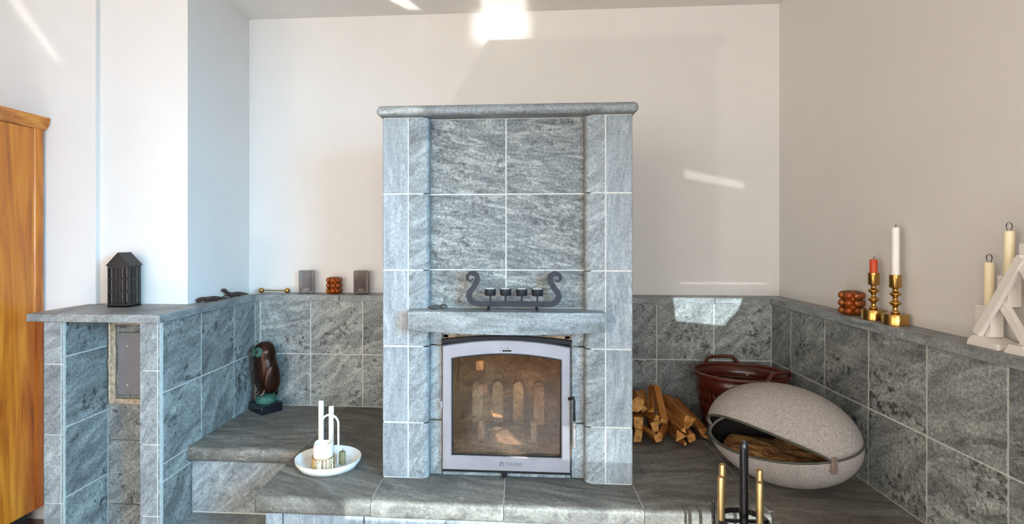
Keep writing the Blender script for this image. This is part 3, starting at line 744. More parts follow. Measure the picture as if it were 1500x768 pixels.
# ------------------------------------------------------------------ house lantern
def house_lantern(loc):
    t = thing('house_lantern', 'black house-shaped lantern with slit windows on the pier ledge', 'lantern', loc)
    W, D, HE, HR, th = 0.102, 0.084, 0.192, 0.245, 0.005
    def panel(w, axis, at, rows_, cols, marg, name, gable=False):
        """wall as a grid of bars leaving the slits open"""
        bm = B()
        sl = (w-2*marg)/(cols); bar = sl*0.6
        def bx(u0, u1, z0, z1):
            if axis == 'y': box(bm, u0, u1, at, at+th, z0, z1)
            else: box(bm, at, at+th, u0, u1, z0, z1)
        zs = [0.014, 0.066, 0.072, 0.124, 0.130, 0.180]
        bx(-w/2, w/2, 0, zs[0]); bx(-w/2, w/2, zs[1], zs[2]); bx(-w/2, w/2, zs[3], zs[4]); bx(-w/2, w/2, zs[5], HE)
        for a, b in ((zs[0], zs[1]), (zs[2], zs[3]), (zs[4], zs[5])):
            bx(-w/2, -w/2+marg, a, b); bx(w/2-marg, w/2, a, b)
            for c in range(cols-1):
                u = -w/2+marg+sl*(c+1); bx(u-bar/2, u+bar/2, a, b)
        if gable: prism(bm, [(-w/2, HE), (w/2, HE), (0, HR)], 'y', at, at+th)
        obj(name, bm, M['black_wood'], t, sm=False)
    panel(W, 'y', -D/2, 3, 5, 0.007, 'front_wall', True); panel(W, 'y', D/2-th, 3, 5, 0.007, 'back_wall', True)
    panel(D-2*th, 'x', W/2-th, 3, 3, 0.012, 'side_wall'); panel(D-2*th, 'x', -W/2, 3, 3, 0.012, 'side_wall')
    for s in (-1, 1):
        bm = B(); n_ = Vector((s*(HR-HE), 0, W/2)).normalized()*.005
        a = Vector((s*(W/2+.003), 0, HE-.003)); b = Vector((0, 0, HR))
        prism(bm, [(a.x, a.z), (b.x, b.z), (b.x, b.z+.007), (a.x+n_.x, a.z+n_.z)], 'y', -D/2-.002, D/2+.002)
        obj('roof_panel', bm, M['black_wood'], t, sm=False)
    obj('floor_panel', box(B(), -W/2, W/2, -D/2, D/2, 0.0, 0.006), M['black_wood'], t, sm=False)
house_lantern((-1.838, 2.435, ZL))

# ------------------------------------------------------------------ lizards
def lizard(loc, rz, label, raised):
    t = thing('lizard_figurine', label, 'figurine', loc, rz, 'cast lizards on the left ledge')
    t.scale = (1.35, 1.1, 1.1)
    bm = B(); z = .009
    pts = catmull([(-.07, .0, z+(.028 if raised else .004), .006), (-.058, .0, z+(.027 if raised else .005), .0095), (-.042, .002, z+.008+(.006 if raised else 0), .008), (-.02, .004, z+.003, .011), (.01, .0, z+.003, .011), (.035, -.004, z+.001, .007), (.055, .002, z-.002, .0045), (.075, .008, z-.004, .002)], 5)
    tube(bm, [p[:3] for p in pts], [max(.0015, p[3]) for p in pts], 10)
    obj('body', bm, M['lizard'], t)
    for sx_ in (-.03, .018):
        for s in (-1, 1):
            bm = B(); tube(bm, [(sx_, s*.006, z), (sx_-.006, s*.018, z+.002), (sx_-.014, s*.024, .003), (sx_-.022, s*.026, .003)], [.005, .004, .003, .002], 7)
            obj('leg', bm, M['lizard'], t)
lizard((-1.538, 2.655, ZL), radians(74), 'dark flat lizard figurine on the left ledge, nearer the lantern', False)
lizard((-1.536, 2.88, ZL), radians(74), 'dark lizard figurine with raised head on the left ledge near the corner', True)

# ------------------------------------------------------------------ brass knobbed bar
t = thing('brass_candle_snuffer', 'small brass bar with round knobs at both ends lying on the back ledge', 'snuffer', (-1.405, 3.07, ZL))
for s in (-1, 1):
    bm = B(); lathe(bm, [(0, -.0155), (.009, -.013), (.0155, -.004), (.0155, .004), (.009, .013), (0, .0155)], 14)
    bmesh.ops.rotate(bm, cent=(0, 0, 0), matrix=Matrix.Rotation(pi/2, 3, 'Y'), verts=bm.verts)
    obj('knob', bm, M['brass'], t, (s*.077, 0, .0155))
bm = B(); tube(bm, [(-.077, 0, .0155), (.077, 0, .0155)], .0035, 8); obj('rod', bm, M['brass'], t)

# ------------------------------------------------------------------ glasses
def ribbed_glass(loc, label, mat, pattern):
    t = thing('tealight_glass', label, 'candle glass', loc)
    bm = B(); R, hh, n = 0.043, 0.132, 72; rr = []
    m = 44
    for j in range(m+1):
        z = hh*j/m; ring = []
        for k in range(n):
            a = 2*pi*k/n
            if pattern == 'rib': r = R + 0.0016*cos(a*24)
            else:
                ph = abs(((k/n*8) % 1)-.5)*2
                r = R + 0.0018*cos(2*pi*(z/hh*11 + ph*1.5))
            if j in (0, m): r = R-.002
            ring.append(bm.verts.new((r*cos(a), r*sin(a), z)))
        rr.append(ring)
    for a, b in zip(rr[:-1], rr[1:]):
        for k in range(n): bm.faces.new((a[k], a[(k+1) % n], b[(k+1) % n], b[k]))
    inn = [[bm.verts.new((ri*cos(2*pi*k/n), ri*sin(2*pi*k/n), z)) for k in range(n)] for ri, z in ((R-.005, hh), (R-.006, .014))]
    for a, b in ((rr[-1], inn[0]), (inn[0], inn[1])):
        for k in range(n): bm.faces.new((a[k], a[(k+1) % n], b[(k+1) % n], b[k]))
    bm.faces.new(rr[0][::-1]); bm.faces.new(inn[1][::-1])
    obj('cup', bm, mat, t)
    bm = B(); lathe(bm, [(0, .015), (.019, .015), (.019, .03), (.017, .03), (0, .028)], 20); obj('tealight', bm, M['wax_white'], t)
ribbed_glass((-1.214, 3.07, ZL), 'grey smoked glass with a chevron relief on the back ledge', M['grey_glass'], 'chevron')
ribbed_glass((-0.893, 3.07, ZL), 'dark grey ribbed glass on the back ledge beside the fireplace', M['rib_glass'], 'rib')

def bubble_glass(loc, label, sc):
    t = thing('bubble_glass', label, 'candle glass', loc, 0.2, 'amber bubble glasses')
    bm = B(); R = .034*sc; hh = .103*sc
    lathe(bm, [(0, 0), (R*.9, 0), (R, .006), (R, hh-.002), (R-.003, hh), (R-.005, hh-.002), (R-.005, .014), (0, .012)], 28)
    cup = obj('cup', bm, M['amber'], t)
    for j in range(3):
        for k in range(7):
            a = 2*pi*k/7 + 0.15
            bm = B(); bmesh.ops.create_uvsphere(bm, u_segments=12, v_segments=8, radius=.0165*sc)
            obj('bubble', bm, M['amber'], cup, (R*1.06*cos(a), R*1.06*sin(a), (.019+.033*j)*sc), ang=180)
    bm = B(); lathe(bm, [(0, .015), (.019, .015), (.019, .03), (.017, .03), (0, .028)], 20); obj('tealight', bm, M['wax_white'], t)
bubble_glass((-1.053, 3.068, ZL), 'amber bubble glass on the back ledge between the two grey glasses', 0.92)
bubble_glass((1.383, 2.39, ZL), 'amber bubble glass on the right ledge beside the brass candlesticks', 0.95)

# ------------------------------------------------------------------ owl
def owl(loc, rz):
    t = thing('owl_statue', 'bronze owl statue on a black block in the corner of the bench', 'statue', loc, rz)
    obj('base_block', box(B(), -.072, .072, -.06, .06, 0, .048, .003), M['black_stone'], t)
    bm = B()
    lathe(bm, [(0, .046), (.052, .046), (.056, .06), (.052, .078), (.042, .092), (0, .096)], 24)
    for v in bm.verts: v.co += Vector((random.uniform(-.003, .003), random.uniform(-.003, .003), random.uniform(-.003, .003)))
    obj('mound', bm, M['patina'], t)
    # body: stacked ellipses (z, half width x, half depth y, shift y)
    sec = [(.100, .030, .030, .012), (.118, .046, .044, .010), (.15, .058, .054, .006), (.19, .067, .060, .002), (.23, .071, .062, .0), (.262, .070, .060, -.002), (.283, .063, .058, -.004),
           (.298, .060, .058, -.006), (.32, .062, .060, -.008), (.342, .058, .056, -.008), (.362, .044, .044, -.006), (.375, .024, .026, -.004), (.380, .0001, .0001, -.004)]
    bm = B(); n = 32; rings = []
    for z, a, b, dy in sec:
        rings.append([bm.verts.new((a*cos(2*pi*k/n), dy+b*sin(2*pi*k/n), z)) for k in range(n)])
    for p, q in zip(rings[:-1], rings[1:]):
        for k in range(n): bm.faces.new((p[k], p[(k+1) % n], q[(k+1) % n], q[k]))
    bm.faces.new(rings[0][::-1])
    bmesh.ops.remove_doubles(bm, verts=bm.verts, dist=.0005)
    obj('body', bm, M['bronze'], t, ang=80)
    # wings
    for s in (-1, 1):
        bm = B(); bmesh.ops.create_uvsphere(bm, u_segments=18, v_segments=12, radius=1)
        for v in bm.verts:
            x, y, z = v.co
            v.co = Vector((s*(.056+.02*x), .008+.046*y*(1-.25*z), .195+.092*z))
        obj('wing', bm, M['bronze'], t, ang=80)
    bm = B(); tube(bm, [(0, .03, .16), (0, .05, .12), (0, .058, .075)], [.03, .024, .012], 10); obj('tail', bm, M['bronze'], t)
    for s in (-1, 1):
        bm = B(); lathe(bm, [(0, .012), (.012, .013), (.024, .008), (.0265, 0), (.024, -.004)], 18)
        bmesh.ops.rotate(bm, cent=(0, 0, 0), matrix=Matrix.Rotation(radians(78), 3, 'X'), verts=bm.verts)
        bmesh.ops.rotate(bm, cent=(0, 0, 0), matrix=Matrix.Rotation(s*.4, 3, 'Z'), verts=bm.verts)
        bmesh.ops.translate(bm, vec=(s*.0265, -.054, .330), verts=bm.verts)
        d_ = obj('eye_disc', bm, M['patina'], t)
        bm = B(); bmesh.ops.create_uvsphere(bm, u_segments=12, v_segments=8, radius=.008); bmesh.ops.translate(bm, vec=(s*.029, -.066, .332), verts=bm.verts)
        obj('eye', bm, M['bronze'], d_)
    bm = B(); tube(bm, [(0, -.060, .328), (0, -.074, .318), (0, -.074, .302)], [.008, .006, .001], 8); obj('beak', bm, M['patina'], t)
    for s in (-1, 1):
        bm = B(); tube(bm, [(s*.022, -.018, .125), (s*.023, -.03, .10), (s*.024, -.045, .092)], [.014, .011, .008], 8); obj('foot', bm, M['bronze'], t)
        for k in (-1, 0, 1):
            pass
owl((-1.378, 2.905, ZB), radians(-38))

# ------------------------------------------------------------------ tray with candles
def taper_candle(loc, r, h, label, mat, group=None, name='taper_candle'):
    t = thing(name, label, 'candle', loc, 0, group)
    bm = B(); lathe(bm, [(0, 0), (r, 0), (r, h-.006), (r*.85, h-.001), (r*.3, h), (0, h-.002)], 20); obj('wax', bm, mat, t)
    bm = B(); tube(bm, [(0, 0, h-.003), (.001, 0, h+.006), (.003, 0, h+.011)], .0012, 6); obj('wick', bm, M['wick'], t)
    return t
TX, TY = -0.783, 2.212
t = thing('candle_tray', 'white oval tray with a tall arched handle on the hearth slab', 'tray', (TX, TY, ZB), radians(-4))
bm = B()
lathe(bm, [(0, 0), (.092, 0), (.116, .006), (.131, .026), (.1345, .040), (.1325, .0405), (.128, .034), (.112, .012), (.092, .007), (0, .006)], 48, (0, 0, 0), 1.0, 0.95)
obj('dish', bm, M['enamel'], t)
hx, hz = .036, .172
pts = [(-hx, 0, .006), (-hx, 0, hz)] + [(-hx*cos(a), 0, hz+hx*sin(a)) for a in [pi*k/14 for k in range(1, 14)]] + [(hx, 0, hz), (hx, 0, .006)]
bm = B(); tube(bm, [(p[0]+.0, p[1]+.018, p[2]) for p in pts], .0042, 10); obj('handle', bm, M['enamel'], t)
taper_candle((-0.832, 2.262, ZB+.0085), .0108, .248, 'taller white taper candle standing on the tray', M['wax_white'], 'white tapers on the tray')
taper_candle((-0.79, 2.268, ZB+.0085), .0108, .224, 'shorter white taper candle on the tray behind the handle', M['wax_white'], 'white tapers on the tray')
taper_candle((-0.728, 2.225, ZB+.008), .0135, .052, 'short olive candle stub on the tray behind the pillar candle', M['wax_olive'], None, 'olive_candle')
# pillar in pierced brass ring
PX, PY = -0.786, 2.162
t = thing('brass_candle_ring', 'pierced brass ring around the white pillar candle on the tray', 'candle holder', (PX, PY, ZB+.0085))
bm = B(); n = 18; R = .043
for s in (-1, 1):
    for k in range(n*2):
        for j in range(4):
            a0 = 2*pi*(k)/(n*2); a1 = a0 + s*2*pi/(n*2); z0 = .004+.0125*j
            zz = z0 if (k % 2 == 0) == (s > 0) else None
            if zz is None: continue
            tube(bm, [(R*cos(a0), R*sin(a0), z0), (R*cos(a1), R*sin(a1), z0+.0105)], .002, 4, cap=False)
obj('lattice', bm, M['brass_dull'], t)
for z in (.002, .056):
    bm = B(); tube(bm, [(R*cos(2*pi*k/40), R*sin(2*pi*k/40), z) for k in range(40)], .0022, 6, closed=True); obj('rim', bm, M['brass_dull'], t)
t = thing('pillar_candle', 'thick white pillar candle with a melted hollow top in the brass ring', 'candle', (PX, PY, ZB+.0085))
bm = B(); R = .039
prof = [(0, 0), (R, 0), (R, .095), (R*.97, .106), (R*.9, .110), (R*.8, .103), (R*.6, .092), (0, .088)]
lathe(bm, prof, 36)
for v in bm.verts:
    if v.co.z > .09: v.co.z += .004*sin(3*math.atan2(v.co.y, v.co.x))+.003*v.co.x/R
obj('wax', bm, M['wax_white'], t)
bm = B(); tube(bm, [(0, 0, .086), (.001, 0, .1)], .0014, 6); obj('wick', bm, M['wick'], t)

# ------------------------------------------------------------------ iron candle holder on the mantel
HX, HY, HZ = -0.018, 2.095, 1.088
t = thing('iron_candle_holder', 'wrought iron ship-shaped holder with scrolled ends on the mantel shelf', 'candle holder', (HX, HY, HZ))
px = 0.1467*2.10/802.0            # crop pixels to metres at the holder's distance
def P(x, y): return ((x-770)*px, (530-y)*px)
# scroll winds inward at the top: build from the middle outwards on both sides
cxs, cys = 352, 213
scroll = [(cxs+r*cos(radians(a)), cys+r*sin(radians(a)), w_) for a, r, w_ in ((-40, 5, 8), (0, 9, 10), (45, 15, 13), (90, 22, 16), (135, 33, 21), (180, 43, 28), (225, 49, 36), (270, 52, 44), (315, 54, 50), (345, 55, 53))]
tail = [(402, 240, 54), (374, 300, 56), (335, 352, 56), (327, 400, 55), (356, 448, 52), (415, 467, 50), (560, 468, 50), (770, 468, 50)]
for s in (1, -1):
    cl_ = catmull(scroll+tail, 4)
    pts2 = []; wd = []
    for q in cl_:
        xx, zz = P(q[0], q[1])
        pts2.append((xx*s, zz)); wd.append(q[2]*px)
    bm = B(); ribbon_mesh(bm, pts2, wd, 'y', -.006, .006)
    obj('scroll_bar', bm, M['iron'], t, ang=30)
for x in (537, 691, 851, 1005):
    X, _ = P(x, 0)
    bm = B(); tube(bm, [(X, 0, P(0, 452)[1]), (X, 0, P(0, 384)[1])], .0035, 8); obj('stem', bm, M['iron'], t)
    zc0 = P(0, 384)[1]; zc1 = P(0, 316)[1]
    bm = B(); lathe(bm, [(0, zc0), (.019, zc0), (.0215, zc0+.003), (.0215, zc1), (.020, zc1), (.020, zc0+.004), (0, zc0+.004)], 24, (X, 0, 0)); obj('cup', bm, M['iron'], t)
    q = thing('tealight', 'white tealight in the %s cup of the iron holder' % {537: 'first', 691: 'second', 851: 'third', 1005: 'fourth'}[x], 'tealight', (HX+X, HY, HZ+zc0+.0045), 0, 'tealights in the iron holder')
    bm = B(); lathe(bm, [(0, 0), (.019, 0), (.019, zc1-zc0-.0045), (.0175, zc1-zc0-.006), (0, zc1-zc0-.007)], 24); obj('wax', bm, M['wax_white'], q)
    bm = B(); tube(bm, [(0, 0, .010), (0, 0, .020)], .001, 5); obj('wick', bm, M['wick'], q)
for x in (520, 1000):
    X, _ = P(x, 0)
    bm = B(); tube(bm, [(X, -.042, .0045), (X, -.03, .008), (X, 0, .011), (X, .03, .008), (X, .042, .0045)], .0042, 8)
    lathe(bm, [(0, .0), (.005, .002), (.005, .008), (0, .010)], 10, (X, -.042, 0)); lathe(bm, [(0, .0), (.005, .002), (.005, .008), (0, .010)], 10, (X, .042, 0))
    obj('foot', bm, M['iron'], t)

def pebble(loc, sx, sy, sz, rz, label, seed):
    rnd = random.Random(seed)
    bm = B(); bmesh.ops.create_icosphere(bm, subdivisions=3, radius=1)
    for v in bm.verts:
        x, y, z = v.co; f = 1+.08*sin(3*x+seed)+.06*sin(4*y+2*seed)
        v.co = Vector((x*sx*f, y*sy*f, sz*(1+z*(1.0 if z > 0 else .9))))
    zmin = min(v.co.z for v in bm.verts)
    for v in bm.verts: v.co.z -= zmin
    o = obj('pebble', bm, M['pebble'], None, loc, rz, ang=180)
    setp(o, label, 'pebble', 'pebbles on the mantel shelf')
pebble((-0.328, 2.112, 1.088), .022, .015, .0075, .2, 'flat dark pebble at the left end of the mantel shelf', 1)
pebble((-0.289, 2.116, 1.088), .017, .014, .0105, -.3, 'rounder dark pebble beside the flat one on the mantel', 2)

# ------------------------------------------------------------------ firewood
CXP, CYP = 750-49.39, 384-35.02
def ray_y(u, v, y):
    U = (u-CXP)/F_PX; V = -(v-CYP)/F_PX; c, s = cos(YAW), sin(YAW)
    d = (U*c-s, U*s+c, V); k = y/d[1]
    return Vector((d[0]*k, y, H+d[2]*k))
def log(a, b, r, n, seed, label, flat=1.0, tip=1.0):
    """split log from near end a to far end b with n-sided uneven section"""
    rnd = random.Random(seed)
    d = (b-a); L = d.length; d.normalize()
    t = thing('firewood_log', label, 'firewood', a, 0, 'firewood stacked beside the fireplace')
    angs = sorted([2*pi*(k+rnd.uniform(-.22, .22))/n for k in range(n)]); rad = [r*rnd.uniform(.82, 1.15) for _ in range(n)]
    bm = B(); rings = []
    K = 5
    for j in range(K+1):
        f = j/K; sc = (tip+(1-tip)*min(1, f*2.5))*(1-.12*f)
        tw = rnd.uniform(-.04, .04)
        rings.append([bm.verts.new((rad[k]*sc*cos(angs[k]+tw)*rnd.uniform(.95, 1.05), flat*rad[k]*sc*sin(angs[k]+tw)*rnd.uniform(.95, 1.05), f*L+rnd.uniform(-.004, .004)*(j in (0, K)))) for k in range(n)])
    for p, q in zip(rings[:-1], rings[1:]):
        for k in range(n): bm.faces.new((p[k], p[(k+1) % n], q[(k+1) % n], q[k]))
    e0 = bm.faces.new(rings[0][::-1]); e1 = bm.faces.new(rings[-1])
    bmesh.ops.recalc_face_normals(bm, faces=bm.faces)
    me = bpy.data.meshes.new('split_log'); bm.to_mesh(me); bm.free()
    me.materials.append(M['log']); me.materials.append(M['logend'])
    for p in me.polygons:
        if len(p.vertices) == n and n > 4 or abs(p.normal.z) > .85: p.material_index = 1
    o = link('split_wood', me, None, t)
    rot = d.to_track_quat('Z', 'Y') @ Matrix.Rotation(rnd.uniform(0, 6), 4, 'Z').to_quaternion()
    o.rotation_euler = rot.to_euler()
    return t
logs = [ # near end px, depth, far end px, depth, radius m, sides, end taper, label
    ((1008, 618), 2.60, (974, 584), 2.86, .036, 4, 1.0, 'broad split log lying on top of the pile near the basket'),
    ((1029, 633), 2.62, (990, 588), 2.90, .026, 3, 1.0, 'thin split log at the basket side of the pile'),
    ((1019, 622), 2.70, (985, 592), 2.96, .026, 4, 1.0, 'log wedged behind the broad top log'),
    ((973, 618), 2.60, (961, 567), 2.80, .021, 4, 1.0, 'slim log leaning upright in the middle of the pile'),
    ((954, 602), 2.66, (953, 566), 2.84, .022, 3, 1.0, 'short upright log left of the slim leaning one'),
    ((943, 600), 2.70, (941, 574), 2.88, .022, 4, 1.0, 'upright log partly behind the short upright one'),
    ((1002, 630), 2.56, (975, 600), 2.80, .026, 3, .6, 'narrow log sloping below the broad top log'),
    ((996, 639), 2.54, (980, 622), 2.80, .030, 3, 1.0, 'triangular log end pointing to the front of the pile'),
    ((1013, 642), 2.56, (992, 622), 2.82, .021, 9, 1.0, 'small round log at the front right of the pile'),
    ((1004, 651), 2.50, (976, 634), 2.74, .022, 3, .4, 'pointed split piece lying lowest at the front'),
    ((966, 640), 2.54, (977, 620), 2.78, .026, 5, .7, 'rounded log in the lower middle of the pile'),
    ((960, 626), 2.58, (950, 614), 2.82, .026, 4, 1.0, 'squarish log end under the crosswise log'),
    ((963, 643), 2.52, (938, 628), 2.72, .026, 4, .8, 'flat log lying at the foot of the pile'),
    ((934, 594), 2.62, (931, 582), 2.86, .040, 6, .9, 'barrel-shaped log against the fireplace, topmost there'),
    ((935, 619), 2.58, (930, 606), 2.84, .032, 4, 1.0, 'square log against the fireplace, middle of three'),
    ((935, 639), 2.56, (930, 622), 2.82, .032, 4, 1.0, 'square log against the fireplace, lowest of three'),
    ((964, 614), 2.62, (940, 602), 2.80, .023, 4, 1.0, 'crosswise log under the upright ones'),
    ((1034, 641), 2.62, (1012, 626), 2.86, .016, 3, .8, 'thin sliver of wood beside the felt pet bed'),
]
for i, (a, ya, b, yb, r, n, tip, lab) in enumerate(logs):
    pa, pb = ray_y(a[0], a[1], ya), ray_y(b[0], b[1], yb)
    pa.z = max(pa.z, ZB+r*.95); pb.z = max(pb.z, ZB+r*.9); pa.x = max(pa.x, XD+r*1.0); pb.x = max(pb.x, XD+r*1.0)
    log(pa, pb, r, n, 40+i, lab, 1.0, tip)

# ------------------------------------------------------------------ basket
bx_, by_ = 1.085, 2.775
t = thing('laundry_basket', 'red-brown plastic basket with loop handles in the corner behind the pet bed', 'basket', (bx_, by_, ZB))
RT, RB, hh, ey = .214, .170, .29, .86
bm = B(); n = 48
def rad(z): return RB+(RT-RB)*z/hh
# pierced wall: strips and rings
rings = []
zs = [0, .03]+[.03+.0265*k for k in range(1, 9)]+[hh-.012]
for z in zs:
    rings.append([bm.verts.new((rad(z)*cos(2*pi*k/96), ey*rad(z)*sin(2*pi*k/96), z)) for k in range(96)])
for j in range(len(zs)-1):
    for k in range(96):
        if 1 <= j <= 8 and k % 2 == 0 and j % 2 == 1: continue
        bm.faces.new((rings[j][k], rings[j][(k+1) % 96], rings[j+1][(k+1) % 96], rings[j+1][k]))
c_ = bm.verts.new((0, 0, 0))
for k in range(96): bm.faces.new((c_, rings[0][(k+1) % 96], rings[0][k]))
bk = obj('wall', bm, M['basket'], t, ang=80)
sd = bk.modifiers.new('thick', 'SOLIDIFY'); sd.thickness = .004
bm = B(); tube(bm, [((RT+.004)*cos(2*pi*k/64), ey*(RT+.004)*sin(2*pi*k/64), hh-.006) for k in range(64)], .0095, 8, closed=True); obj('rim', bm, M['basket'], t)
bm = B(); tube(bm, [(rad(.2)*cos(2*pi*k/64), ey*rad(.2)*sin(2*pi*k/64), .222) for k in range(64)], .004, 6, closed=True); obj('band', bm, M['basket'], t)
for a0 in (radians(98), radians(-52), ):
    ps = []
    for k in range(13):
        f = k/12; a = a0+radians(-26+52*f); up_ = .038*min(1, sin(pi*f)*1.9)
        R2 = RT+.006
        ps.append((R2*cos(a), ey*R2*sin(a), hh-.006+up_))
    bm = B(); tube(bm, ps, .0085, 8); obj('handle', bm, M['basket'], t)

# ------------------------------------------------------------------ felt pet bed (egg)
ecx, ecy, eth, ea, eb, ec = 1.018, 2.215, -0.72, 0.272, 0.204, 0.189
t = thing('felt_pet_cave', 'grey felt egg-shaped pet bed with a zipped almond opening on the bench', 'pet bed', (ecx, ecy, ZB), eth)
zc = ec*0.97; ze = zc-.012          # centre, zip height
FLO = 0.004
def ell(phi, lat, k=1.0):
    """point on the shell; lat measured from the zip plane"""
    z = ec*sin(lat)
    r = cos(lat)
    return Vector((ea*k*r*cos(phi), eb*k*r*sin(phi), zc+z*k))
lat0 = 0.0
def zipl(p): return math.asin((-.004 + .024*cos(p) + .042*sin(p))/ec)
# opening on the front side, phi between OA and OB (front is -y local)
OA, OB, OH = radians(184), radians(318), radians(38)
def cut(phi):
    p = phi % (2*pi)
    if OA < p < OB:
        f = (p-OA)/(OB-OA)
        return zipl(p) + OH*(sin(pi*f)**0.8)*(1.12-.32*f)
    return zipl(p)
NP = 120
def shell(lo, hi, k=1.0, steps=16):
    bm = B(); rr = []
    for j in range(steps+1):
        f = j/steps; ring = []
        for i in range(NP):
            ph = 2*pi*i/NP; a, b = lo(ph), hi(ph)
            ring.append(bm.verts.new(ell(ph, a+(b-a)*f, k)))
        rr.append(ring)
    for p, q in zip(rr[:-1], rr[1:]):
        for i in range(NP): bm.faces.new((p[i], p[(i+1) % NP], q[(i+1) % NP], q[i]))
    return bm
bm = shell(cut, lambda p: radians(89.7)); bmesh.ops.holes_fill(bm, edges=[e for e in bm.edges if e.is_boundary and e.verts[0].co.z > zc+ec*.95], sides=0)
o = obj('upper_shell', bm, M['felt'], t, ang=180); s_ = o.modifiers.new('felt', 'SOLIDIFY'); s_.thickness = .008; s_.offset = -1
o.data.materials.append(M['felt_shade']); s_.material_offset = 0
bm = shell(lambda p: -radians(80), zipl); bmesh.ops.holes_fill(bm, edges=[e for e in bm.edges if e.is_boundary and e.verts[0].co.z < zc-ec*.9], sides=0)
for v in bm.verts: v.co.z = max(v.co.z, FLO)
o = obj('lower_shell', bm, M['felt'], t, ang=180); s_ = o.modifiers.new('felt', 'SOLIDIFY'); s_.thickness = .008; s_.offset = -1
# dark lining inside, its near-black standing in for the shade there
bm = shell(lambda p: cut(p)+.03, lambda p: radians(89.5), .955); obj('lining', bm, M['felt_shade'], t, ang=180)
bm = shell(lambda p: -radians(60), lambda p: zipl(p)-.03, .955); obj('lining', bm, M['felt_shade'], t, ang=180)
# zips: along the shell edge and along the lower rim
bm = B(); tube(bm, [ell(2*pi*i/NP, cut(2*pi*i/NP), 1.004) for i in range(NP)], .0045, 6, closed=True); obj('zip', bm, M['zip'], t)
bm = B(); n0 = int(OA/(2*pi)*NP); n1 = int(OB/(2*pi)*NP)+1
tube(bm, [ell(2*pi*i/NP, zipl(2*pi*i/NP), 1.004) for i in range(n0, n1+1)], .0045, 6); obj('zip', bm, M['zip'], t)
# leather tab at the closed end
pt = ell(OB+.03, zipl(OB+.03), 1.02); tb = B(); box(tb, -.012, .012, -.003, .003, -.042, .016, .002)
ob = obj('tab', tb, M['leather'], t, pt, OB+.03+pi/2+.12)
# cushion
bm = B(); lathe(bm, [(0, 0), (.5, 0), (.84, .03), (.99, .055), (.9, .075), (.6, .086), (.25, .08), (0, .078)], 40)
for v in bm.verts:
    a = math.atan2(v.co.y, v.co.x)
    v.co = Vector((v.co.x*ea*.82, v.co.y*eb*.82, v.co.z*1.05+.036+(.006*sin(5*a)+.006*sin(9*v.co.x*3) if v.co.z > .05 else 0)))
c = thing('pet_cushion', 'brown furry cushion inside the grey felt pet bed', 'cushion', (ecx, ecy, ZB), eth)
obj('pad', bm, M['fur'], c, ang=180)

# ------------------------------------------------------------------ fire tools
FX, FY = 0.665, 1.672
t = thing('fire_tool_stand', 'black metal fire tool stand with a tall pole in front of the hearth', 'tool stand', (FX, FY, 0))
bm = B(); lathe(bm, [(0, 0), (.10, 0), (.10, .008), (.096, .012), (.02, .014), (.013, .02)], 32); obj('base', bm, M['black_paint'], t)
bm = B(); tube(bm, [(0, 0, .012), (0, 0, .74), (0, 0, .755), (.0, 0, .764)], [.0125, .0125, .011, .006], 18); obj('pole', bm, M['black_paint'], t)
bm = B(); nn = 48; R = .068
ri = []
for dr_, z in ((R-.002, .519), (R+.002, .519), (R+.002, .535), (R-.002, .535)):
    ri.append([bm.verts.new((dr_*cos(2*pi*k/nn), dr_*sin(2*pi*k/nn), z)) for k in range(nn)])
for a, b in ((0, 1), (1, 2), (2, 3), (3, 0)):
    for k in range(nn): bm.faces.new((ri[a][k], ri[a][(k+1) % nn], ri[b][(k+1) % nn], ri[b][k]))
obj('ring', bm, M['black_paint'], t)
bm = B(); box(bm, -.067, .067, -.003, .003, .522, .532); obj('crossbar', bm, M['black_paint'], t)
def tool(x, y, ztop, label, head):
    t = thing('fire_tool', label, 'fire tool', (x, y, 0), 0, 'fire tools on the stand')
    bm = B(); tube(bm, [(0, 0, ztop-.122), (0, 0, ztop-.004), (0, 0, ztop)], [.0098, .0098, .0085], 16); obj('handle', bm, M['brass_dull'], t)
    bm = B(); lathe(bm, [(.0082, ztop-.0001), (.0082, ztop+.002), (0, ztop+.002)], 16); obj('end_cap', bm, M['brass'], t)
    bm = B(); tube(bm, [(0, 0, .12), (0, 0, ztop-.12)], .006, 10); obj('shaft', bm, M['black_paint'], t)
    bm = B()
    if head == 'brush': lathe(bm, [(0, .05), (.03, .05), (.026, .11), (.008, .135)], 16)
    elif head == 'shovel': box(bm, -.035, .035, -.004, .004, .04, .13, .003)
    elif head == 'tongs': tube(bm, [(-.008, 0, .13), (-.016, 0, .09), (-.004, 0, .045)], .004, 6); tube(bm, [(.008, 0, .13), (.016, 0, .09), (.004, 0, .045)], .004, 6)
    else: tube(bm, [(0, 0, .13), (0, 0, .05), (0, -.02, .04)], [.006, .005, .002], 6)
    obj('head', bm, M['black_paint'], t)
tool(FX-.082, FY-.045, .674, 'brass-handled fire tool at the front left of the stand', 'shovel')
tool(FX-.046, FY+.045, .674, 'brass-handled fire tool at the rear left of the stand', 'brush')
tool(FX+.024, FY-.050, .663, 'brass-handled fire tool at the front right of the stand', 'tongs')
tool(FX+.064, FY+.045, .661, 'brass-handled fire tool at the rear right of the stand', 'hook')
t = thing('fire_poker', 'thin plain black rod standing left of the brass-handled fire tools', 'poker', (FX-.095, FY-.02, 0))
bm = B(); tube(bm, [(0, 0, .002), (0, 0, .592), (0, 0, .596)], [.0045, .0045, .003], 10); obj('rod', bm, M['black_paint'], t)
bm = B(); tube(bm, [(0, 0, .03), (.02, 0, .02), (.026, 0, .034)], [.004, .004, .002], 8); obj('hook', bm, M['black_paint'], t)

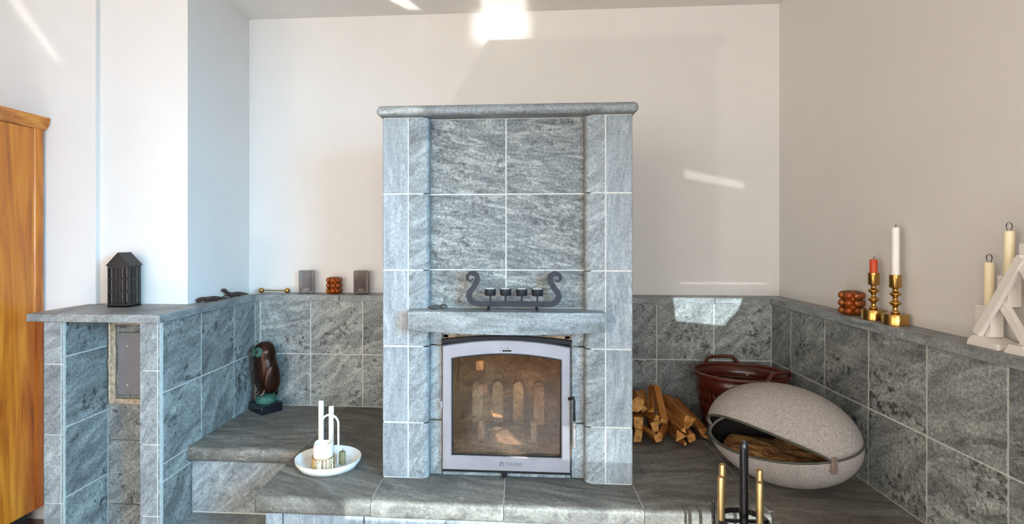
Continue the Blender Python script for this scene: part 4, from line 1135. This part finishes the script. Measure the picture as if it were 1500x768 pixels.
# ------------------------------------------------------------------ brass candlesticks
def candlestick(loc, label):
    t = thing('brass_candlestick', label, 'candlestick', loc, 0, 'brass candlesticks on the right ledge')
    bm = B(); lathe(bm, [(0, 0), (.040, 0), (.041, .001), (.041, .038), (.040, .040), (.012, .041), (0, .041)], 40); obj('base', bm, M['brass'], t, ang=30)
    bm = B(); lathe(bm, catmull([(.012, .040), (.014, .046), (.009, .052), (.0075, .062), (.011, .070), (.0195, .079), (.011, .088), (.0075, .096), (.011, .104), (.0195, .113), (.011, .122), (.009, .130), (.013, .137)], 4), 32); obj('stem', bm, M['brass'], t, ang=180)
    bm = B(); lathe(bm, [(0, .135), (.0185, .136), (.0195, .138), (.0195, .182), (.0185, .183), (.014, .183), (.014, .165), (0, .165)], 32); obj('cup', bm, M['brass'], t, ang=30)
candlestick((1.383, 2.245, ZL), 'brass candlestick holding the short orange candle on the right ledge')
candlestick((1.381, 2.118, ZL), 'brass candlestick holding the tall white candle on the right ledge')
taper_candle((1.383, 2.245, ZL+.166), .0135, .070, 'short orange candle in the brass candlestick', M['wax_orange'], None, 'candle')
taper_candle((1.381, 2.118, ZL+.166), .0125, .192, 'tall white candle in the brass candlestick', M['wax_white'], None, 'candle')

# ------------------------------------------------------------------ star candle arch
sy0 = 1.57
t = thing('star_candle_arch', 'white wooden star-shaped electric candle arch at the right edge', 'candle arch', (1.385, sy0, ZL))
def beam(pa, pb, wdt, x0, x1, name='beam'):
    bm = B(); ribbon_mesh(bm, [pa, pb], [wdt, wdt], 'x', x0, x1); obj(name, bm, M['white_wood'], t, world=True, sm=False)
mir = lambda p: (2*sy0-p[0], p[1])
for m_ in (lambda p: p, mir):
    dxm = .0 if m_ is not mir else .004
    beam(m_((1.706, 1.082)), m_((1.562, 1.312)), .023, 1.350+dxm, 1.364+dxm)
    beam(m_((1.656, 1.196)), m_((1.560, 1.066)), .022, 1.368+dxm/2, 1.382+dxm/2)
    bm = B(); q = [(1.624, 1.0465), (1.732, 1.0465), (1.728, 1.062), (1.706, 1.078), (1.662, 1.070), (1.630, 1.062)]
    prism(bm, [m_(p) for p in q], 'x', 1.346, 1.415); obj('foot', bm, M['white_wood'], t, world=True, sm=False)
    for yy, z0, z1, wd_ in ((1.704, 1.075, 1.166, .056), (1.638, 1.17, 1.258, .036)):
        y_ = m_((yy, 0))[0]
        obj('socket_block', box(B(), 1.370, 1.405, y_-wd_/2, y_+wd_/2, z0, z1, .001), M['white_wood'], t, world=True)
        bm = B(); lathe(bm, [(0, 0), (.0125, 0), (.0125, .120), (.0115, .126), (0, .126)], 20, (1.3875, y_, z1)); cn = obj('candle_tube', bm, M['wax_ivory'], t, world=True)
        bm = B(); lathe(bm, [(.004, 0), (.0065, .008), (.008, .014), (.006, .021), (.002, .026), (0, .0265)], 14, (1.3875, y_, z1+.126)); b_ = obj('bulb', bm, M['clear'], cn, world=True)
bm = B(); prism(bm, [(sy0-.037, 1.0465), (sy0+.037, 1.0465), (sy0+.02, 1.072), (sy0-.02, 1.072)], 'x', 1.346, 1.415); obj('foot', bm, M['white_wood'], t, world=True, sm=False)
obj('socket_block', box(B(), 1.370, 1.405, sy0-.018, sy0+.018, 1.29, 1.35, .001), M['white_wood'], t, world=True)
bm = B(); lathe(bm, [(0, 0), (.0125, 0), (.0125, .120), (.0115, .126), (0, .126)], 20, (1.3875, sy0, 1.35)); cn = obj('candle_tube', bm, M['wax_ivory'], t, world=True)
bm = B(); lathe(bm, [(.004, 0), (.0065, .008), (.008, .014), (.006, .021), (.002, .026), (0, .0265)], 14, (1.3875, sy0, 1.476)); obj('bulb', bm, M['clear'], cn, world=True)
t.location.y += 0.02
